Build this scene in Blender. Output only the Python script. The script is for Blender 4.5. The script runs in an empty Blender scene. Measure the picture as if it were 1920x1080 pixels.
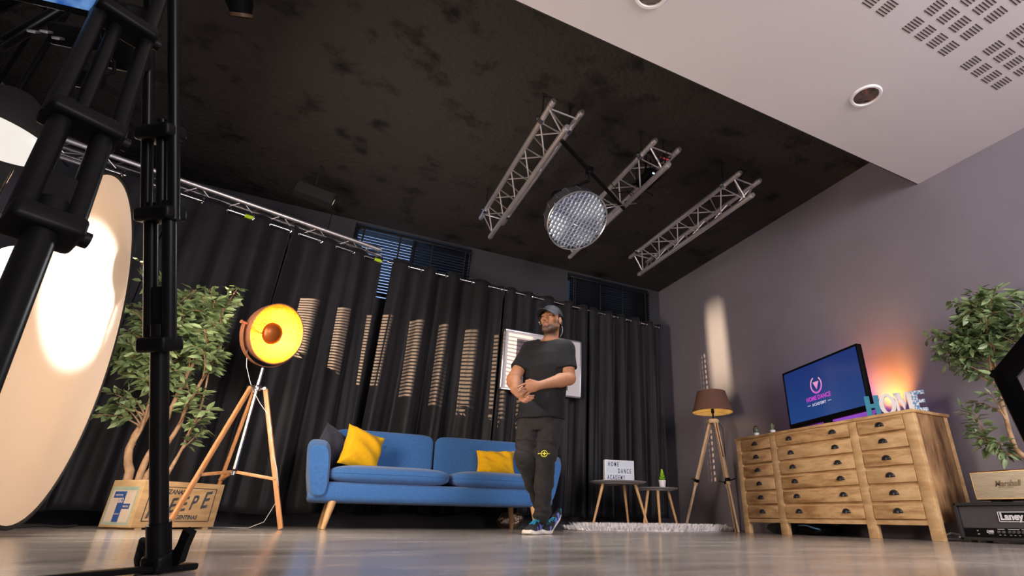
import bpy, bmesh, math, random
import numpy as np
from mathutils import Vector, Matrix
from mathutils.bvhtree import BVHTree
random.seed(7); RNG = np.random.default_rng(7)
SC = bpy.context.scene; COL = SC.collection
PI = math.pi

# ------------------------------------------------------------------ camera
def look_axes(yaw, pitch, roll):
    f = Vector((math.sin(yaw)*math.cos(pitch), math.cos(yaw)*math.cos(pitch), math.sin(pitch)))
    r = Vector((math.cos(yaw), -math.sin(yaw), 0)); u = r.cross(f)
    return r*math.cos(roll)+u*math.sin(roll), u*math.cos(roll)-r*math.sin(roll), f
cr, cu, cf = look_axes(0.468, 0.424, 0.016)
cd = bpy.data.cameras.new('camera'); cam = bpy.data.objects.new('camera', cd); COL.objects.link(cam)
cam.matrix_world = Matrix(((cr.x, cu.x, -cf.x, 0), (cr.y, cu.y, -cf.y, 0), (cr.z, cu.z, -cf.z, 0.105), (0, 0, 0, 1)))
cd.sensor_width = 36; cd.lens = 958.705/1920*36; cd.shift_x = -134.045/1920; cd.clip_start = 0.02
SC.camera = cam
SC.view_settings.view_transform = 'Standard'; SC.view_settings.look = 'None'
SC.view_settings.exposure = 0.0; SC.view_settings.gamma = 1.0; SC.view_settings.use_curve_mapping = False
SC.cycles.use_denoising = True
SC.cycles.max_bounces = 8; SC.cycles.diffuse_bounces = 4; SC.cycles.glossy_bounces = 4; SC.cycles.transparent_max_bounces = 8
SC.cycles.sample_clamp_indirect = 4.0

# ------------------------------------------------------------------ world and lights
W = bpy.data.worlds.new('evening_sky'); SC.world = W; W.use_nodes = True
bg = W.node_tree.nodes['Background']; bg.inputs[0].default_value = (0.33, 0.46, 0.78, 1); bg.inputs[1].default_value = 1.5

def lamp(name, kind, loc, aim, power, col=(1, 1, 1), size=0.1, size_y=None, angle=None, blend=0.15):
    l = bpy.data.lights.new(name, kind); o = bpy.data.objects.new(name, l); COL.objects.link(o)
    o.location = loc; l.energy = power; l.color = col
    if aim is not None:
        o.rotation_euler = (Vector(aim)-Vector(loc)).to_track_quat('-Z', 'Y').to_euler()
    if kind == 'AREA':
        l.shape = 'RECTANGLE' if size_y else 'DISK'; l.size = size
        if size_y: l.size_y = size_y
    else:
        l.shadow_soft_size = size
    if kind == 'SPOT':
        l.spot_size = angle; l.spot_blend = blend
    return o
# added soft fill lamps, unseen behind the camera, no fixtures modelled
lamp('added_fill_light', 'AREA', (2.3, -2.6, 2.2), (3.2, 4.2, 1.3), 215, (1.0, 0.93, 0.95), 2.2, 1.5)
lamp('added_low_fill_light', 'AREA', (1.6, -2.8, 0.9), (2.4, 3.0, 3.1), 50, (1.0, 0.89, 0.94), 1.6, 1.2)
# lamp shining through the round diffuser at the left
lamp('diffuser_spot_light', 'SPOT', (-2.35, 3.42, 1.12), (-1.2, 3.39, 1.15), 300, (1.0, 0.96, 0.92), 0.06, angle=math.radians(38), blend=0.2)
lamp('diffuser_wash_light', 'AREA', (-2.3, 3.45, 0.9), (-1.2, 3.39, 0.9), 20, (1.0, 0.64, 0.36), 0.7, 1.2)
lamp('side_key_light', 'AREA', (-1.0, 3.3, 1.25), (2.5, 4.2, 1.0), 75, (1.0, 0.84, 0.68), 0.7, 1.3)
# ceiling dish
lamp('dish_light', 'SPOT', (1.60, 3.30, 2.36), (1.2, 2.9, 0.6), 160, (0.95, 0.97, 1.0), 0.14, angle=math.radians(100), blend=0.5)
# profile spot with the slatted shutter
lamp('shutter_spot_light', 'SPOT', (-2.45, 4.05, 2.17), (-2.45+0.899, 4.05+0.438, 2.17-0.125), 4600, (1.0, 0.64, 0.38), 0.0005, angle=math.radians(42), blend=0.1)

# narrow spot thrown on the right wall above the floor lamp
lamp('wall_spot_light', 'SPOT', (-0.6, 5.2, 3.12), (4.5, 4.955, 2.20), 3300, (1.0, 0.78, 0.48), 0.005, angle=math.radians(17), blend=1.0)

# ------------------------------------------------------------------ helpers
def tag(o, label, cat, group=None, kind=None):
    o['label'] = label; o['category'] = cat
    if group: o['group'] = group
    if kind: o['kind'] = kind
    return o
def thing(name, label, cat, loc, group=None):
    o = bpy.data.objects.new(name, None); COL.objects.link(o); o.location = loc; o.empty_display_size = 0.1
    return tag(o, label, cat, group)
def wloc(o):
    p = Vector((0, 0, 0))
    while o is not None:
        p += o.location; o = o.parent
    return p
def frame_of(d):
    d = Vector(d).normalized(); a = Vector((0, 0, 1)) if abs(d.z) < 0.9 else Vector((1, 0, 0))
    u = a.cross(d).normalized(); return u, d.cross(u), d
def V3(a): return np.array(a, dtype=float)

class MB:
    def __init__(s): s.v = []; s.f = []; s.m = []; s.n = 0
    def add(s, verts, faces, m=0):
        verts = [tuple(map(float, p)) for p in verts]
        s.v += verts; s.f += [tuple(i+s.n for i in f) for f in faces]; s.m += [m]*len(faces); s.n += len(verts); return s
    def bm(s, b, M=None, m=0):
        b.verts.ensure_lookup_table(); b.verts.index_update()
        s.add([(M @ v.co if M else v.co) for v in b.verts], [[v.index for v in f.verts] for f in b.faces], m); b.free(); return s
    def box(s, c, size, rot=None, bev=0.0, seg=2, m=0):
        b = bmesh.new(); bmesh.ops.create_cube(b, size=1)
        for v in b.verts: v.co = Vector((v.co.x*size[0], v.co.y*size[1], v.co.z*size[2]))
        if bev > 0: bmesh.ops.bevel(b, geom=list(b.edges), offset=bev, segments=seg, profile=0.5, affect='EDGES')
        M = Matrix.Translation(c)
        if rot is not None: M = M @ (rot.to_4x4() if isinstance(rot, Matrix) else Matrix.Rotation(rot, 4, 'Z'))
        return s.bm(b, M, m)
    def tube(s, pts, r, n=8, cap=True, m=0, closed=False):
        pts = [Vector(p) for p in pts]; k = len(pts); rs = r if isinstance(r, (list, tuple)) else [r]*k
        u = None; rings = []
        for i, p in enumerate(pts):
            a = pts[(i-1) % k] if (closed or i > 0) else p; b = pts[(i+1) % k] if (closed or i < k-1) else p
            t = (b-a).normalized()
            if u is None: u = frame_of(t)[0]
            u = (u - t*u.dot(t))
            u = u.normalized() if u.length > 1e-6 else frame_of(t)[0]
            w = t.cross(u)
            rings.append([p+(u*math.cos(2*PI*j/n)+w*math.sin(2*PI*j/n))*rs[i] for j in range(n)])
        f = []
        for i in range(k if closed else k-1):
            i2 = (i+1) % k
            for j in range(n): f.append((i*n+j, i*n+(j+1) % n, i2*n+(j+1) % n, i2*n+j))
        if cap and not closed: f += [tuple(range(n-1, -1, -1)), tuple(range((k-1)*n, k*n))]
        return s.add([q for ring in rings for q in ring], f, m)
    def lathe(s, prof, c=(0, 0, 0), axis=(0, 0, 1), n=32, m=0, flip=False):
        u, w, d = frame_of(axis); c = Vector(c); v = []; f = []
        for (r, z) in prof:
            for j in range(n):
                a = 2*PI*j/n; v.append(c+(u*math.cos(a)+w*math.sin(a))*max(r, 1e-5)+d*z)
        for i in range(len(prof)-1):
            for j in range(n):
                q = (i*n+j, i*n+(j+1) % n, (i+1)*n+(j+1) % n, (i+1)*n+j); f.append(q[::-1] if flip else q)
        return s.add(v, f, m)
    def grid(s, P, m=0, closeu=False):   # P: (a,b,3)
        a, b = P.shape[:2]; f = []
        for i in range(a if closeu else a-1):
            for j in range(b-1): f.append((i*b+j, ((i+1) % a)*b+j, ((i+1) % a)*b+j+1, i*b+j+1))
        return s.add(P.reshape(-1, 3), f, m)
    def prism(s, poly, o, ux, uy, depth, m=0):
        o = Vector(o); ux = Vector(ux); uy = Vector(uy); d = ux.cross(uy).normalized()*depth; k = len(poly)
        area = sum(poly[i][0]*poly[(i+1) % k][1]-poly[(i+1) % k][0]*poly[i][1] for i in range(k))
        if area < 0: poly = poly[::-1]
        lo = [o+ux*x+uy*y for x, y in poly]; hi = [p+d for p in lo]
        f = [tuple(range(k-1, -1, -1)), tuple(range(k, 2*k))]+[(i, (i+1) % k, k+(i+1) % k, k+i) for i in range(k)]
        return s.add(lo+hi, f, m)
    def text(s, body, size, o, ux, uy, depth=0.001, align='LEFT', bold=0.0, shear=0.0, sx=1.0, m=0, spacing=1.0):
        c = bpy.data.curves.new('lettering', 'FONT'); c.body = body; c.size = size; c.extrude = depth/2; c.align_x = align
        c.offset = bold; c.shear = shear; c.space_character = spacing; c.resolution_u = 3
        ob = bpy.data.objects.new('lettering', c); COL.objects.link(ob)
        dg = bpy.context.evaluated_depsgraph_get(); me = bpy.data.meshes.new_from_object(ob.evaluated_get(dg))
        ux = Vector(ux).normalized(); uy = Vector(uy).normalized(); uz = ux.cross(uy); o = Vector(o)
        s.add([o+ux*(v.co.x*sx)+uy*v.co.y+uz*(v.co.z+depth/2) for v in me.vertices], [tuple(p.vertices) for p in me.polygons], m)
        bpy.data.objects.remove(ob); bpy.data.curves.remove(c); bpy.data.meshes.remove(me); return s
    def build(s, name, mats, parent=None, loc=None, smooth=True, angle=40):
        mats = mats if isinstance(mats, (list, tuple)) else [mats]
        base = wloc(parent) if parent else Vector(loc or (0, 0, 0))
        me = bpy.data.meshes.new(name)
        me.from_pydata([(x-base.x, y-base.y, z-base.z) for x, y, z in s.v], [], s.f)
        for mt in mats: me.materials.append(mt)
        me.polygons.foreach_set('material_index', s.m)
        if smooth:
            me.polygons.foreach_set('use_smooth', [True]*len(s.f)); me.update()
            me.set_sharp_from_angle(angle=math.radians(angle))
        me.update()
        o = bpy.data.objects.new(name, me); COL.objects.link(o)
        if parent: o.parent = parent
        else: o.location = base
        return o

def copy_thing(root, loc, label=None):
    def cp(o, par):
        c = o.copy(); COL.objects.link(c)
        if par: c.parent = par; c.matrix_parent_inverse = Matrix.Identity(4)
        for ch in o.children: cp(ch, c)
        return c
    r = cp(root, None); r.location = loc
    if label: r['label'] = label
    return r

# ------------------------------------------------------------------ materials
def mat(name, col, rough=0.5, metal=0.0, var=0.0, vscale=8.0, col2=None, bump=0.0, bscale=60.0, emit=None, estr=0.0,
        stretch=None, spec=0.5, trans=0.0, sheen=0.0, rvar=0.0, detail=4.0, lo=0.35, hi=0.65):
    m = bpy.data.materials.new(name); m.use_nodes = True; nt = m.node_tree; b = nt.nodes['Principled BSDF']
    b.inputs['Base Color'].default_value = (*col, 1); b.inputs['Roughness'].default_value = rough
    b.inputs['Metallic'].default_value = metal; b.inputs['Specular IOR Level'].default_value = spec
    if trans: b.inputs['Transmission Weight'].default_value = trans
    if sheen: b.inputs['Sheen Weight'].default_value = sheen
    tc = nt.nodes.new('ShaderNodeTexCoord'); src = tc.outputs['Object']
    if stretch:
        mp = nt.nodes.new('ShaderNodeMapping'); mp.inputs['Scale'].default_value = stretch
        nt.links.new(src, mp.inputs[0]); src = mp.outputs[0]
    if col2 is None and var: col2 = tuple(min(1, c*(1+var)) for c in col); col = tuple(c*(1-var) for c in col)
    if col2 is not None:
        n = nt.nodes.new('ShaderNodeTexNoise'); n.inputs['Scale'].default_value = vscale; n.inputs['Detail'].default_value = detail
        n.inputs['Roughness'].default_value = 0.6; nt.links.new(src, n.inputs['Vector'])
        r = nt.nodes.new('ShaderNodeValToRGB'); r.color_ramp.elements[0].position = lo; r.color_ramp.elements[1].position = hi
        r.color_ramp.elements[0].color = (*col, 1); r.color_ramp.elements[1].color = (*col2, 1)
        nt.links.new(n.outputs['Fac'], r.inputs[0]); nt.links.new(r.outputs[0], b.inputs['Base Color'])
        if rvar:
            mr = nt.nodes.new('ShaderNodeMapRange'); mr.inputs['To Min'].default_value = rough-rvar; mr.inputs['To Max'].default_value = rough+rvar
            nt.links.new(n.outputs['Fac'], mr.inputs['Value']); nt.links.new(mr.outputs[0], b.inputs['Roughness'])
    if bump:
        n2 = nt.nodes.new('ShaderNodeTexNoise'); n2.inputs['Scale'].default_value = bscale; n2.inputs['Detail'].default_value = 5
        nt.links.new(src, n2.inputs['Vector']); bp = nt.nodes.new('ShaderNodeBump'); bp.inputs['Strength'].default_value = bump
        bp.inputs['Distance'].default_value = 0.02; nt.links.new(n2.outputs['Fac'], bp.inputs['Height']); nt.links.new(bp.outputs[0], b.inputs['Normal'])
    if emit: b.inputs['Emission Color'].default_value = (*emit, 1); b.inputs['Emission Strength'].default_value = estr
    return m

M = dict(
    wall_grey=mat('wall_paint_grey', (0.200, 0.181, 0.215), 0.55, var=0.04, vscale=2, bump=0.06, bscale=220),
    wall_dark=mat('wall_darker_grey', (0.045, 0.045, 0.055), 0.6, var=0.04, vscale=2, bump=0.06, bscale=220),  # wall finish with a darker base colour, for the back wall
    ceil_black=mat('black_sprayed_ceiling', (0.008, 0.0075, 0.0075), 0.9, col2=(0.036, 0.032, 0.031), vscale=3.4, bump=1.0, bscale=24, spec=0.2, lo=0.30, hi=0.46, detail=6),
    soffit=mat('white_plaster', (0.60, 0.565, 0.585), 0.6, var=0.02, vscale=1.2, bump=0.03, bscale=30),
    soffit_trim=mat('white_enamel', (0.75, 0.73, 0.74), 0.35),
    slot=mat('slot_shadow_grey', (0.05, 0.04, 0.04), 0.8),
    floor=mat('polished_concrete', (0.25, 0.222, 0.20), 0.17, col2=(0.47, 0.425, 0.385), vscale=2.2, bump=0.015, bscale=14, rvar=0.07, detail=10, stretch=(0.8, 2.0, 1), lo=0.3, hi=0.7),
    curtain=mat('black_blackout_cloth', (0.0122, 0.0120, 0.0155), 0.6, var=0.15, vscale=5, bump=0.10, bscale=420, spec=0.3, sheen=0.05),
    steel=mat('polished_steel', (0.62, 0.61, 0.62), 0.22, 1.0),
    chrome=mat('chrome', (0.62, 0.62, 0.65), 0.14, 1.0),
    alu=mat('brushed_aluminium', (0.66, 0.62, 0.63), 0.38, 0.85, var=0.06, vscale=20),
    black_metal=mat('black_satin_metal', (0.004, 0.004, 0.0045), 0.32, 0.0, spec=0.10),
    black_plastic=mat('black_plastic', (0.004, 0.004, 0.0045), 0.42, spec=0.07),
    iron=mat('dark_iron', (0.045, 0.045, 0.05), 0.3, 0.6),
    black_matt=mat('black_matt', (0.008, 0.008, 0.008), 0.8),
    sofa=mat('blue_wool_cloth', (0.040, 0.135, 0.36), 0.85, var=0.10, vscale=60, bump=0.25, bscale=650, sheen=0.25, spec=0.2),
    yellow=mat('mustard_yellow_cloth', (0.74, 0.40, 0.006), 0.85, var=0.06, vscale=50, bump=0.25, bscale=500, sheen=0.1, spec=0.2),
    navy=mat('dark_navy_cloth', (0.020, 0.022, 0.042), 0.8, var=0.15, vscale=50, bump=0.2, bscale=500, sheen=0.2),
    oak=mat('light_oak', (0.50, 0.27, 0.10), 0.45, col2=(0.66, 0.40, 0.18), vscale=9, stretch=(6, 6, 0.7)),
    tan_wood=mat('orange_tan_wood', (0.46, 0.20, 0.075), 0.4, col2=(0.60, 0.29, 0.12), vscale=9, stretch=(6, 6, 0.7)),
    pale_wood=mat('pale_ash_wood', (0.55, 0.36, 0.20), 0.5, col2=(0.68, 0.48, 0.30), vscale=9, stretch=(6, 6, 0.7)),
    mango=mat('rough_mango_wood', (0.40, 0.205, 0.075), 0.55, col2=(0.70, 0.44, 0.20), vscale=6.5, bump=0.15, bscale=40, stretch=(1.2, 0.7, 3.0), detail=9, lo=0.38, hi=0.60),
    mango_pale=mat('pale_mango_wood', (0.56, 0.33, 0.14), 0.55, col2=(0.76, 0.50, 0.25), vscale=7, bump=0.12, bscale=40, stretch=(1.2, 0.7, 2.4), detail=9, lo=0.38, hi=0.62),
    mango_side=mat('dark_stained_mango_wood', (0.16, 0.078, 0.032), 0.55, col2=(0.50, 0.285, 0.125), vscale=5.5, bump=0.15, bscale=40, stretch=(3.0, 3.0, 0.7), detail=7),
    crate=mat('crate_pine', (0.42, 0.255, 0.11), 0.7, col2=(0.56, 0.36, 0.17), vscale=6, bump=0.1, bscale=50, stretch=(1.2, 1.2, 5)),
    ink=mat('black_stencil_ink', (0.022, 0.028, 0.036), 0.8, col2=(0.07, 0.07, 0.07), vscale=40),
    copper=mat('brushed_copper', (0.52, 0.22, 0.125), 0.34, 0.55, var=0.08, vscale=30),
    white_cable=mat('white_cable', (0.62, 0.62, 0.66), 0.4),
    white_gloss=mat('white_ceramic', (0.78, 0.78, 0.80), 0.25),
    stone_top=mat('grey_table_top', (0.34, 0.33, 0.345), 0.45, var=0.1, vscale=12),
    fur=mat('white_sheepskin', (0.92, 0.90, 0.91), 0.9, spec=0.1),
    leaf=mat('ficus_leaf', (0.11, 0.18, 0.065), 0.40, col2=(0.33, 0.43, 0.21), vscale=9, spec=0.5),
    bark=mat('ficus_bark', (0.30, 0.17, 0.085), 0.8, col2=(0.50, 0.33, 0.19), vscale=14, bump=0.4, bscale=40),
    succulent=mat('bright_green_leaf', (0.22, 0.50, 0.02), 0.4, col2=(0.42, 0.68, 0.04), vscale=30),
    cactus=mat('green_cactus', (0.11, 0.16, 0.08), 0.6, col2=(0.20, 0.25, 0.14), vscale=60),
    soil=mat('dark_soil', (0.02, 0.014, 0.01), 0.95),
    silver=mat('silver_frame', (0.55, 0.56, 0.60), 0.3, 0.9),
    mount=mat('pale_grey_mount', (0.62, 0.60, 0.64), 0.5),
    print_dark=mat('dark_photo_print', (0.035, 0.03, 0.045), 0.4, col2=(0.11, 0.10, 0.13), vscale=9),
    vinyl=mat('black_vinyl', (0.020, 0.020, 0.022), 0.45, bump=0.3, bscale=300),
    grille=mat('dark_grille_cloth', (0.075, 0.070, 0.072), 0.75, var=0.12, vscale=120, bump=0.3, bscale=600),
    cream=mat('cream_grille_cloth', (0.60, 0.50, 0.345), 0.7, var=0.10, vscale=90, bump=0.3, bscale=500, stretch=(1, 0.15, 1)),
    brown_vinyl=mat('brown_vinyl', (0.13, 0.055, 0.035), 0.5, bump=0.2, bscale=300),
    gold=mat('brass_gold', (0.75, 0.52, 0.24), 0.3, 0.9),
    white_print=mat('white_print', (0.78, 0.76, 0.78), 0.5),
    green_tape=mat('fluorescent_green_tape', (0.48, 0.75, 0.02), 0.5),
    blind=mat('black_slat', (0.012, 0.013, 0.016), 0.35, spec=0.4),
    frame_dark=mat('dark_window_frame', (0.02, 0.02, 0.024), 0.5),
)

# ------------------------------------------------------------------ the room
XL, XR, YB, YF, ZC, ZS, YS = -3.0, 4.5, 6.2, -3.6, 3.47, 2.97, 2.085
def struct(name, mb, mt, parent=None, **k):
    o = mb.build(name, mt, parent, **k)
    o['kind'] = 'structure'; return o
struct('floor', MB().box(((XL+XR)/2, (YB+YF)/2, -0.05), (XR-XL+0.4, YB-YF+0.4, 0.1)), M['floor'])
struct('ceiling', MB().box(((XL+XR)/2, (YB+YS)/2, ZC+0.05), (XR-XL+0.4, YB-YS+0.4, 0.1)), M['ceil_black'])
sof = struct('ceiling_soffit', MB().box(((XL+XR)/2, (YS+YF)/2, (ZS+ZC+0.1)/2), (XR-XL+0.4, YS-YF, ZC-ZS+0.1)), M['soffit'])
struct('wall_right', MB().box((XR+0.1, (YB+YF)/2, ZC/2), (0.2, YB-YF+0.4, ZC)), M['wall_grey'])
struct('wall_left', MB().box((XL-0.1, (YB+YF)/2, ZC/2), (0.2, YB-YF+0.4, ZC)), M['wall_grey'])
struct('wall_front', MB().box(((XL+XR)/2, YF-0.1, ZC/2), (XR-XL, 0.2, ZC)), M['wall_grey'])
WIN = [(-0.06, 1.42, 2.50, 3.445), (2.87, 4.285, 2.45, 3.445)]
wb = MB(); xs = [XL, WIN[0][0], WIN[0][1], WIN[1][0], WIN[1][1], XR]
for i in range(5):
    a, b = xs[i], xs[i+1]
    if i in (1, 3):
        _, _, z0, z1 = WIN[0] if i == 1 else WIN[1]
        wb.box(((a+b)/2, YB+0.1, z0/2), (b-a, 0.2, z0)); wb.box(((a+b)/2, YB+0.1, (z1+ZC)/2), (b-a, 0.2, ZC-z1))
    else: wb.box(((a+b)/2, YB+0.1, ZC/2), (b-a, 0.2, ZC))
struct('wall_back', wb, M['wall_dark'])
glass = mat('window_glass', (0.85, 0.92, 1.0), 0.02, trans=1.0); glass.node_tree.nodes['Principled BSDF'].inputs['IOR'].default_value = 1.02
for k, (x0, x1, z0, z1) in enumerate(WIN):
    fr = MB(); y = YB+0.14; t = 0.05
    for xx in (x0+t/2, (x0+x1)/2, x1-t/2): fr.box((xx, y, (z0+z1)/2), (t, 0.06, z1-z0))
    for zz in (z0+t/2, z1-t/2): fr.box(((x0+x1)/2, y, zz), (x1-x0, 0.055, t))
    w = struct('window_%d' % (k+1), fr, M['frame_dark'], loc=((x0+x1)/2, y, z0))
    struct('window_pane', MB().box(((x0+x1)/2, y+0.005, (z0+z1)/2), (x1-x0-0.02, 0.006, z1-z0-0.02)), glass, w)
struct('wall_sky_blocker', MB().box((3.3, 7.6, 2.0), (4.9, 0.2, 4.15)), M['frame_dark'])  # added outside, height set to block the sky behind most slats
# soffit slots as thin dark strips, the shade inside them painted
sl = MB()
for mx in (1.54, 2.17, 2.80, 3.43):
    for c in range(4):
        for r in range(11):
            for k in range(6):
                sl.box((mx+0.125*c+0.04, 1.12-0.14*r-0.018*k, ZS-0.0005), (0.08, 0.0068, 0.003))
struct('trim_slot_shade', sl, M['slot'], sof)
struct('trim_2', MB().box(((XL+XR)/2, YS+0.004, (ZS+ZC)/2), (XR-XL, 0.008, ZC-ZS)), M['ceil_black'])

# ------------------------------------------------------------------ recessed downlights
refl = mat('downlight_reflector', (0.30, 0.28, 0.25), 0.08, 1.0, bump=1.0, bscale=9)
def downlight(x, y, z, r, label, rim):
    t = thing('ceiling_downlight', label, 'light', (x, y, z), 'recessed downlights')
    b = MB(); b.lathe([(r*0.80, -0.001), (r*0.84, -0.012), (r*0.97, -0.012), (r*1.04, -0.001)], (x, y, z), n=40); b.build('trim_ring', rim, t)
    b = MB(); b.lathe([(r*0.82, -0.004), (r*0.80, -0.002), (r*0.55, -0.0015), (r*0.2, -0.001), (0.001, -0.001)], (x, y, z), n=40, flip=True); b.build('reflector', refl, t)
downlight(3.11, 1.60, ZS, 0.105, 'round chrome downlight with white rim in the white plaster ceiling', M['soffit_trim'])
downlight(1.26, 1.66, ZS, 0.105, 'white rimmed downlight cut off by the top edge of the photo', M['soffit_trim'])

# ------------------------------------------------------------------ venetian blinds
for k, (x0, x1, z0, z1) in enumerate(WIN):
    t = thing('venetian_blind', ['black slatted blind in the back window above the sofa, sky light on its slats',
                                 'black slatted blind in the back window nearest the room corner'][k], 'blind', ((x0+x1)/2, YB-0.02, z0), 'black venetian blinds')
    y = YB-0.03; xa, xb = x0+0.02, x1-0.01
    MB().box(((xa+xb)/2, y, z1-0.075), (xb-xa, 0.04, 0.035), bev=0.004).build('head_rail', M['blind'], t)
    s = MB(); zz = z1-0.12; R = Matrix.Rotation(math.radians(-11 if k == 0 else -22), 3, 'X')
    while zz > z0+0.04:
        s.box(((xa+xb)/2, y, zz), (xb-xa, 0.046, 0.0022), rot=R); zz -= 0.039
    s.build('slats', M['blind'], t)
    c = MB()
    for f in (0.06, 0.36, 0.64, 0.94):
        xx = xa+(xb-xa)*f
        c.box((xx, y-0.027, (z0+z1)/2-0.04), (0.02, 0.0015, z1-z0-0.1))
    c.build('ladder_tapes', M['black_matt'], t)
    MB().box(((xa+xb)/2, y, z0+0.02), (xb-xa, 0.035, 0.02), bev=0.004).build('bottom_rail', M['blind'], t)
    c = MB()
    for i in range(16): c.lathe([(0.001, -0.006), (0.006, 0), (0.001, 0.006)], ((xa+0.05 if k else xb-0.03), y-0.034, z1-0.12-0.05*i), n=8)
    c.tube([((xa+0.05 if k else xb-0.03), y-0.034, z1-0.1), ((xa+0.05 if k else xb-0.03), y-0.034, z1-0.9)], 0.0015, 5)
    c.build('bead_chain', M['silver'], t)

# ------------------------------------------------------------------ curtains on eyelets
def rod(name, a, b, r, label, supports):
    t = thing(name, label, 'curtain rod', a)
    MB().tube([a, b], r, 12).build('rod_tube', M['steel'], t)
    a, b = Vector(a), Vector(b)
    for f in supports:
        p = a.lerp(b, f); bb = MB(); bb.tube([p+Vector((0, 0, 0.0)), (p.x, p.y+0.07, p.z+0.02), (p.x, p.y+0.34, p.z+0.06)], 0.008, 8)
        bb.build('bracket', M['steel'], t)
    return t
def curtain(p0, p1, zb, lam, amp, seed, label, skew=0.0, zt=0.05, ease=1.0):
    rng = np.random.default_rng(seed); p0 = V3(p0); p1 = V3(p1); L = np.linalg.norm((p1-p0)[:2]); dx = (p1-p0)/L; nrm = np.array([dx[1], -dx[0], 0]); nrm /= np.linalg.norm(nrm)
    ns = int(L/0.010)+1; nz = 46; P = np.zeros((ns, nz, 3)); s = np.linspace(0, L, ns)
    ph = 2*PI*s/lam; ph2 = ph+0.5*np.sin(ph*0.31+seed)
    wob = [rng.uniform(0, 6.28) for _ in range(6)]
    for j in range(nz):
        h = j/(nz-1)             # 0 top .. 1 bottom
        drift = 0.055*np.sin(ph*0.17+wob[0])*h+0.03*np.sin(ph*0.41+wob[1])*h*h
        base = np.sin(ph2+drift*8)
        sh = np.sign(base)*np.abs(base)**0.75
        a = amp*(0.62+0.38*h)*(1+0.28*np.sin(ph*0.23+wob[2]+h*1.2))
        off = sh*a+0.018*h*np.sin(ph*2.3+wob[3]+2*h)+0.010*h*np.sin(ph*3.7+wob[4]+5*h)
        z = p0[2]+(p1[2]-p0[2])*s/L+zt; zbv = zb+0.010*np.sin(ph*0.5+wob[5])
        P[:, j] = p0[None]+s[:, None]*dx[None]+off[:, None]*nrm[None]+(skew*h*np.sin(s*2.1+seed))[:, None]*dx[None]
        P[:, j, 2] = z*(1-h)+zbv*h
    t = thing('curtain', label, 'curtain', tuple(p0[:2])+(zb,), 'black eyelet curtains')
    b = MB(); b.grid(P); c = b.build('cloth', M['curtain'], t, angle=180)
    md = c.modifiers.new('thickness', 'SOLIDIFY'); md.thickness = 0.004; md.offset = 0
    i = 0; zc = np.where(np.diff(np.sign(np.sin(ph2))))[0]
    for q in zc:
        cpt = p0+s[q]*dx; axis = dx*0.75+nrm*(0.66 if i % 2 else -0.66)
        r = MB(); u, w, d = frame_of(axis)
        r.tube([Vector(cpt)+(u*math.cos(x)+w*math.sin(x))*0.030 for x in np.linspace(0, 2*PI, 17)[:-1]], 0.007, 6, closed=True)
        r.build('eyelet', M['chrome'], t); i += 1
    return t
rod('curtain_rod', (0.36, 5.85, 2.835), (4.22, 5.85, 2.70), 0.013, 'straight steel rod carrying the curtains on the back wall', (0.12, 0.47, 0.93))
curtain((0.42, 5.85, 2.833), (1.80, 5.85, 2.784), 0.12, 0.335, 0.085, 3, 'black curtain panel hanging behind the blue sofa')
curtain((1.83, 5.85, 2.783), (3.02, 5.85, 2.742), 0.12, 0.27, 0.075, 5, 'black curtain panel with the framed picture hung in front')
curtain((3.05, 5.85, 2.741), (4.24, 5.85, 2.70), 0.12, 0.235, 0.07, 9, 'black curtain panel behind the two small tables')
# slanting run at the left, under the wall truss
LA, LB = (0.30, 5.93, 2.86), (-2.75, 5.03, 2.86)
rod('curtain_rod', LA, LB, 0.013, 'steel curtain rod hung below the wall truss at the left', (0.1, 0.5, 0.9))
def lp(f): return tuple(np.array(LA)*(1-f)+np.array(LB)*f)
curtain(lp(0.0), lp(0.31), 0.11, 0.36, 0.075, 11, 'black curtain panel between the copper lamp and the blue sofa', 0.05)
curtain(lp(0.315), lp(0.62), 0.10, 0.40, 0.06, 12, 'black curtain panel behind the copper tripod lamp and tree', 0.05)
curtain(lp(0.625), lp(0.83), 0.10, 0.42, 0.05, 13, 'black curtain panel behind the round diffuser and wooden crate', 0.05)
for f, lab in ((0.012, 'green tape wrapped on the rod where the two curtain runs meet'), (0.435, 'green tape wrapped on the left curtain rod above the tree')):
    p = Vector(lp(f)); d = (Vector(LB)-Vector(LA)).normalized()
    tag(MB().tube([p-d*0.045, p+d*0.045], 0.021, 12).build('rod_tape', M['green_tape'], loc=p), lab, 'tape', 'green tape on curtain rods')

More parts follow.
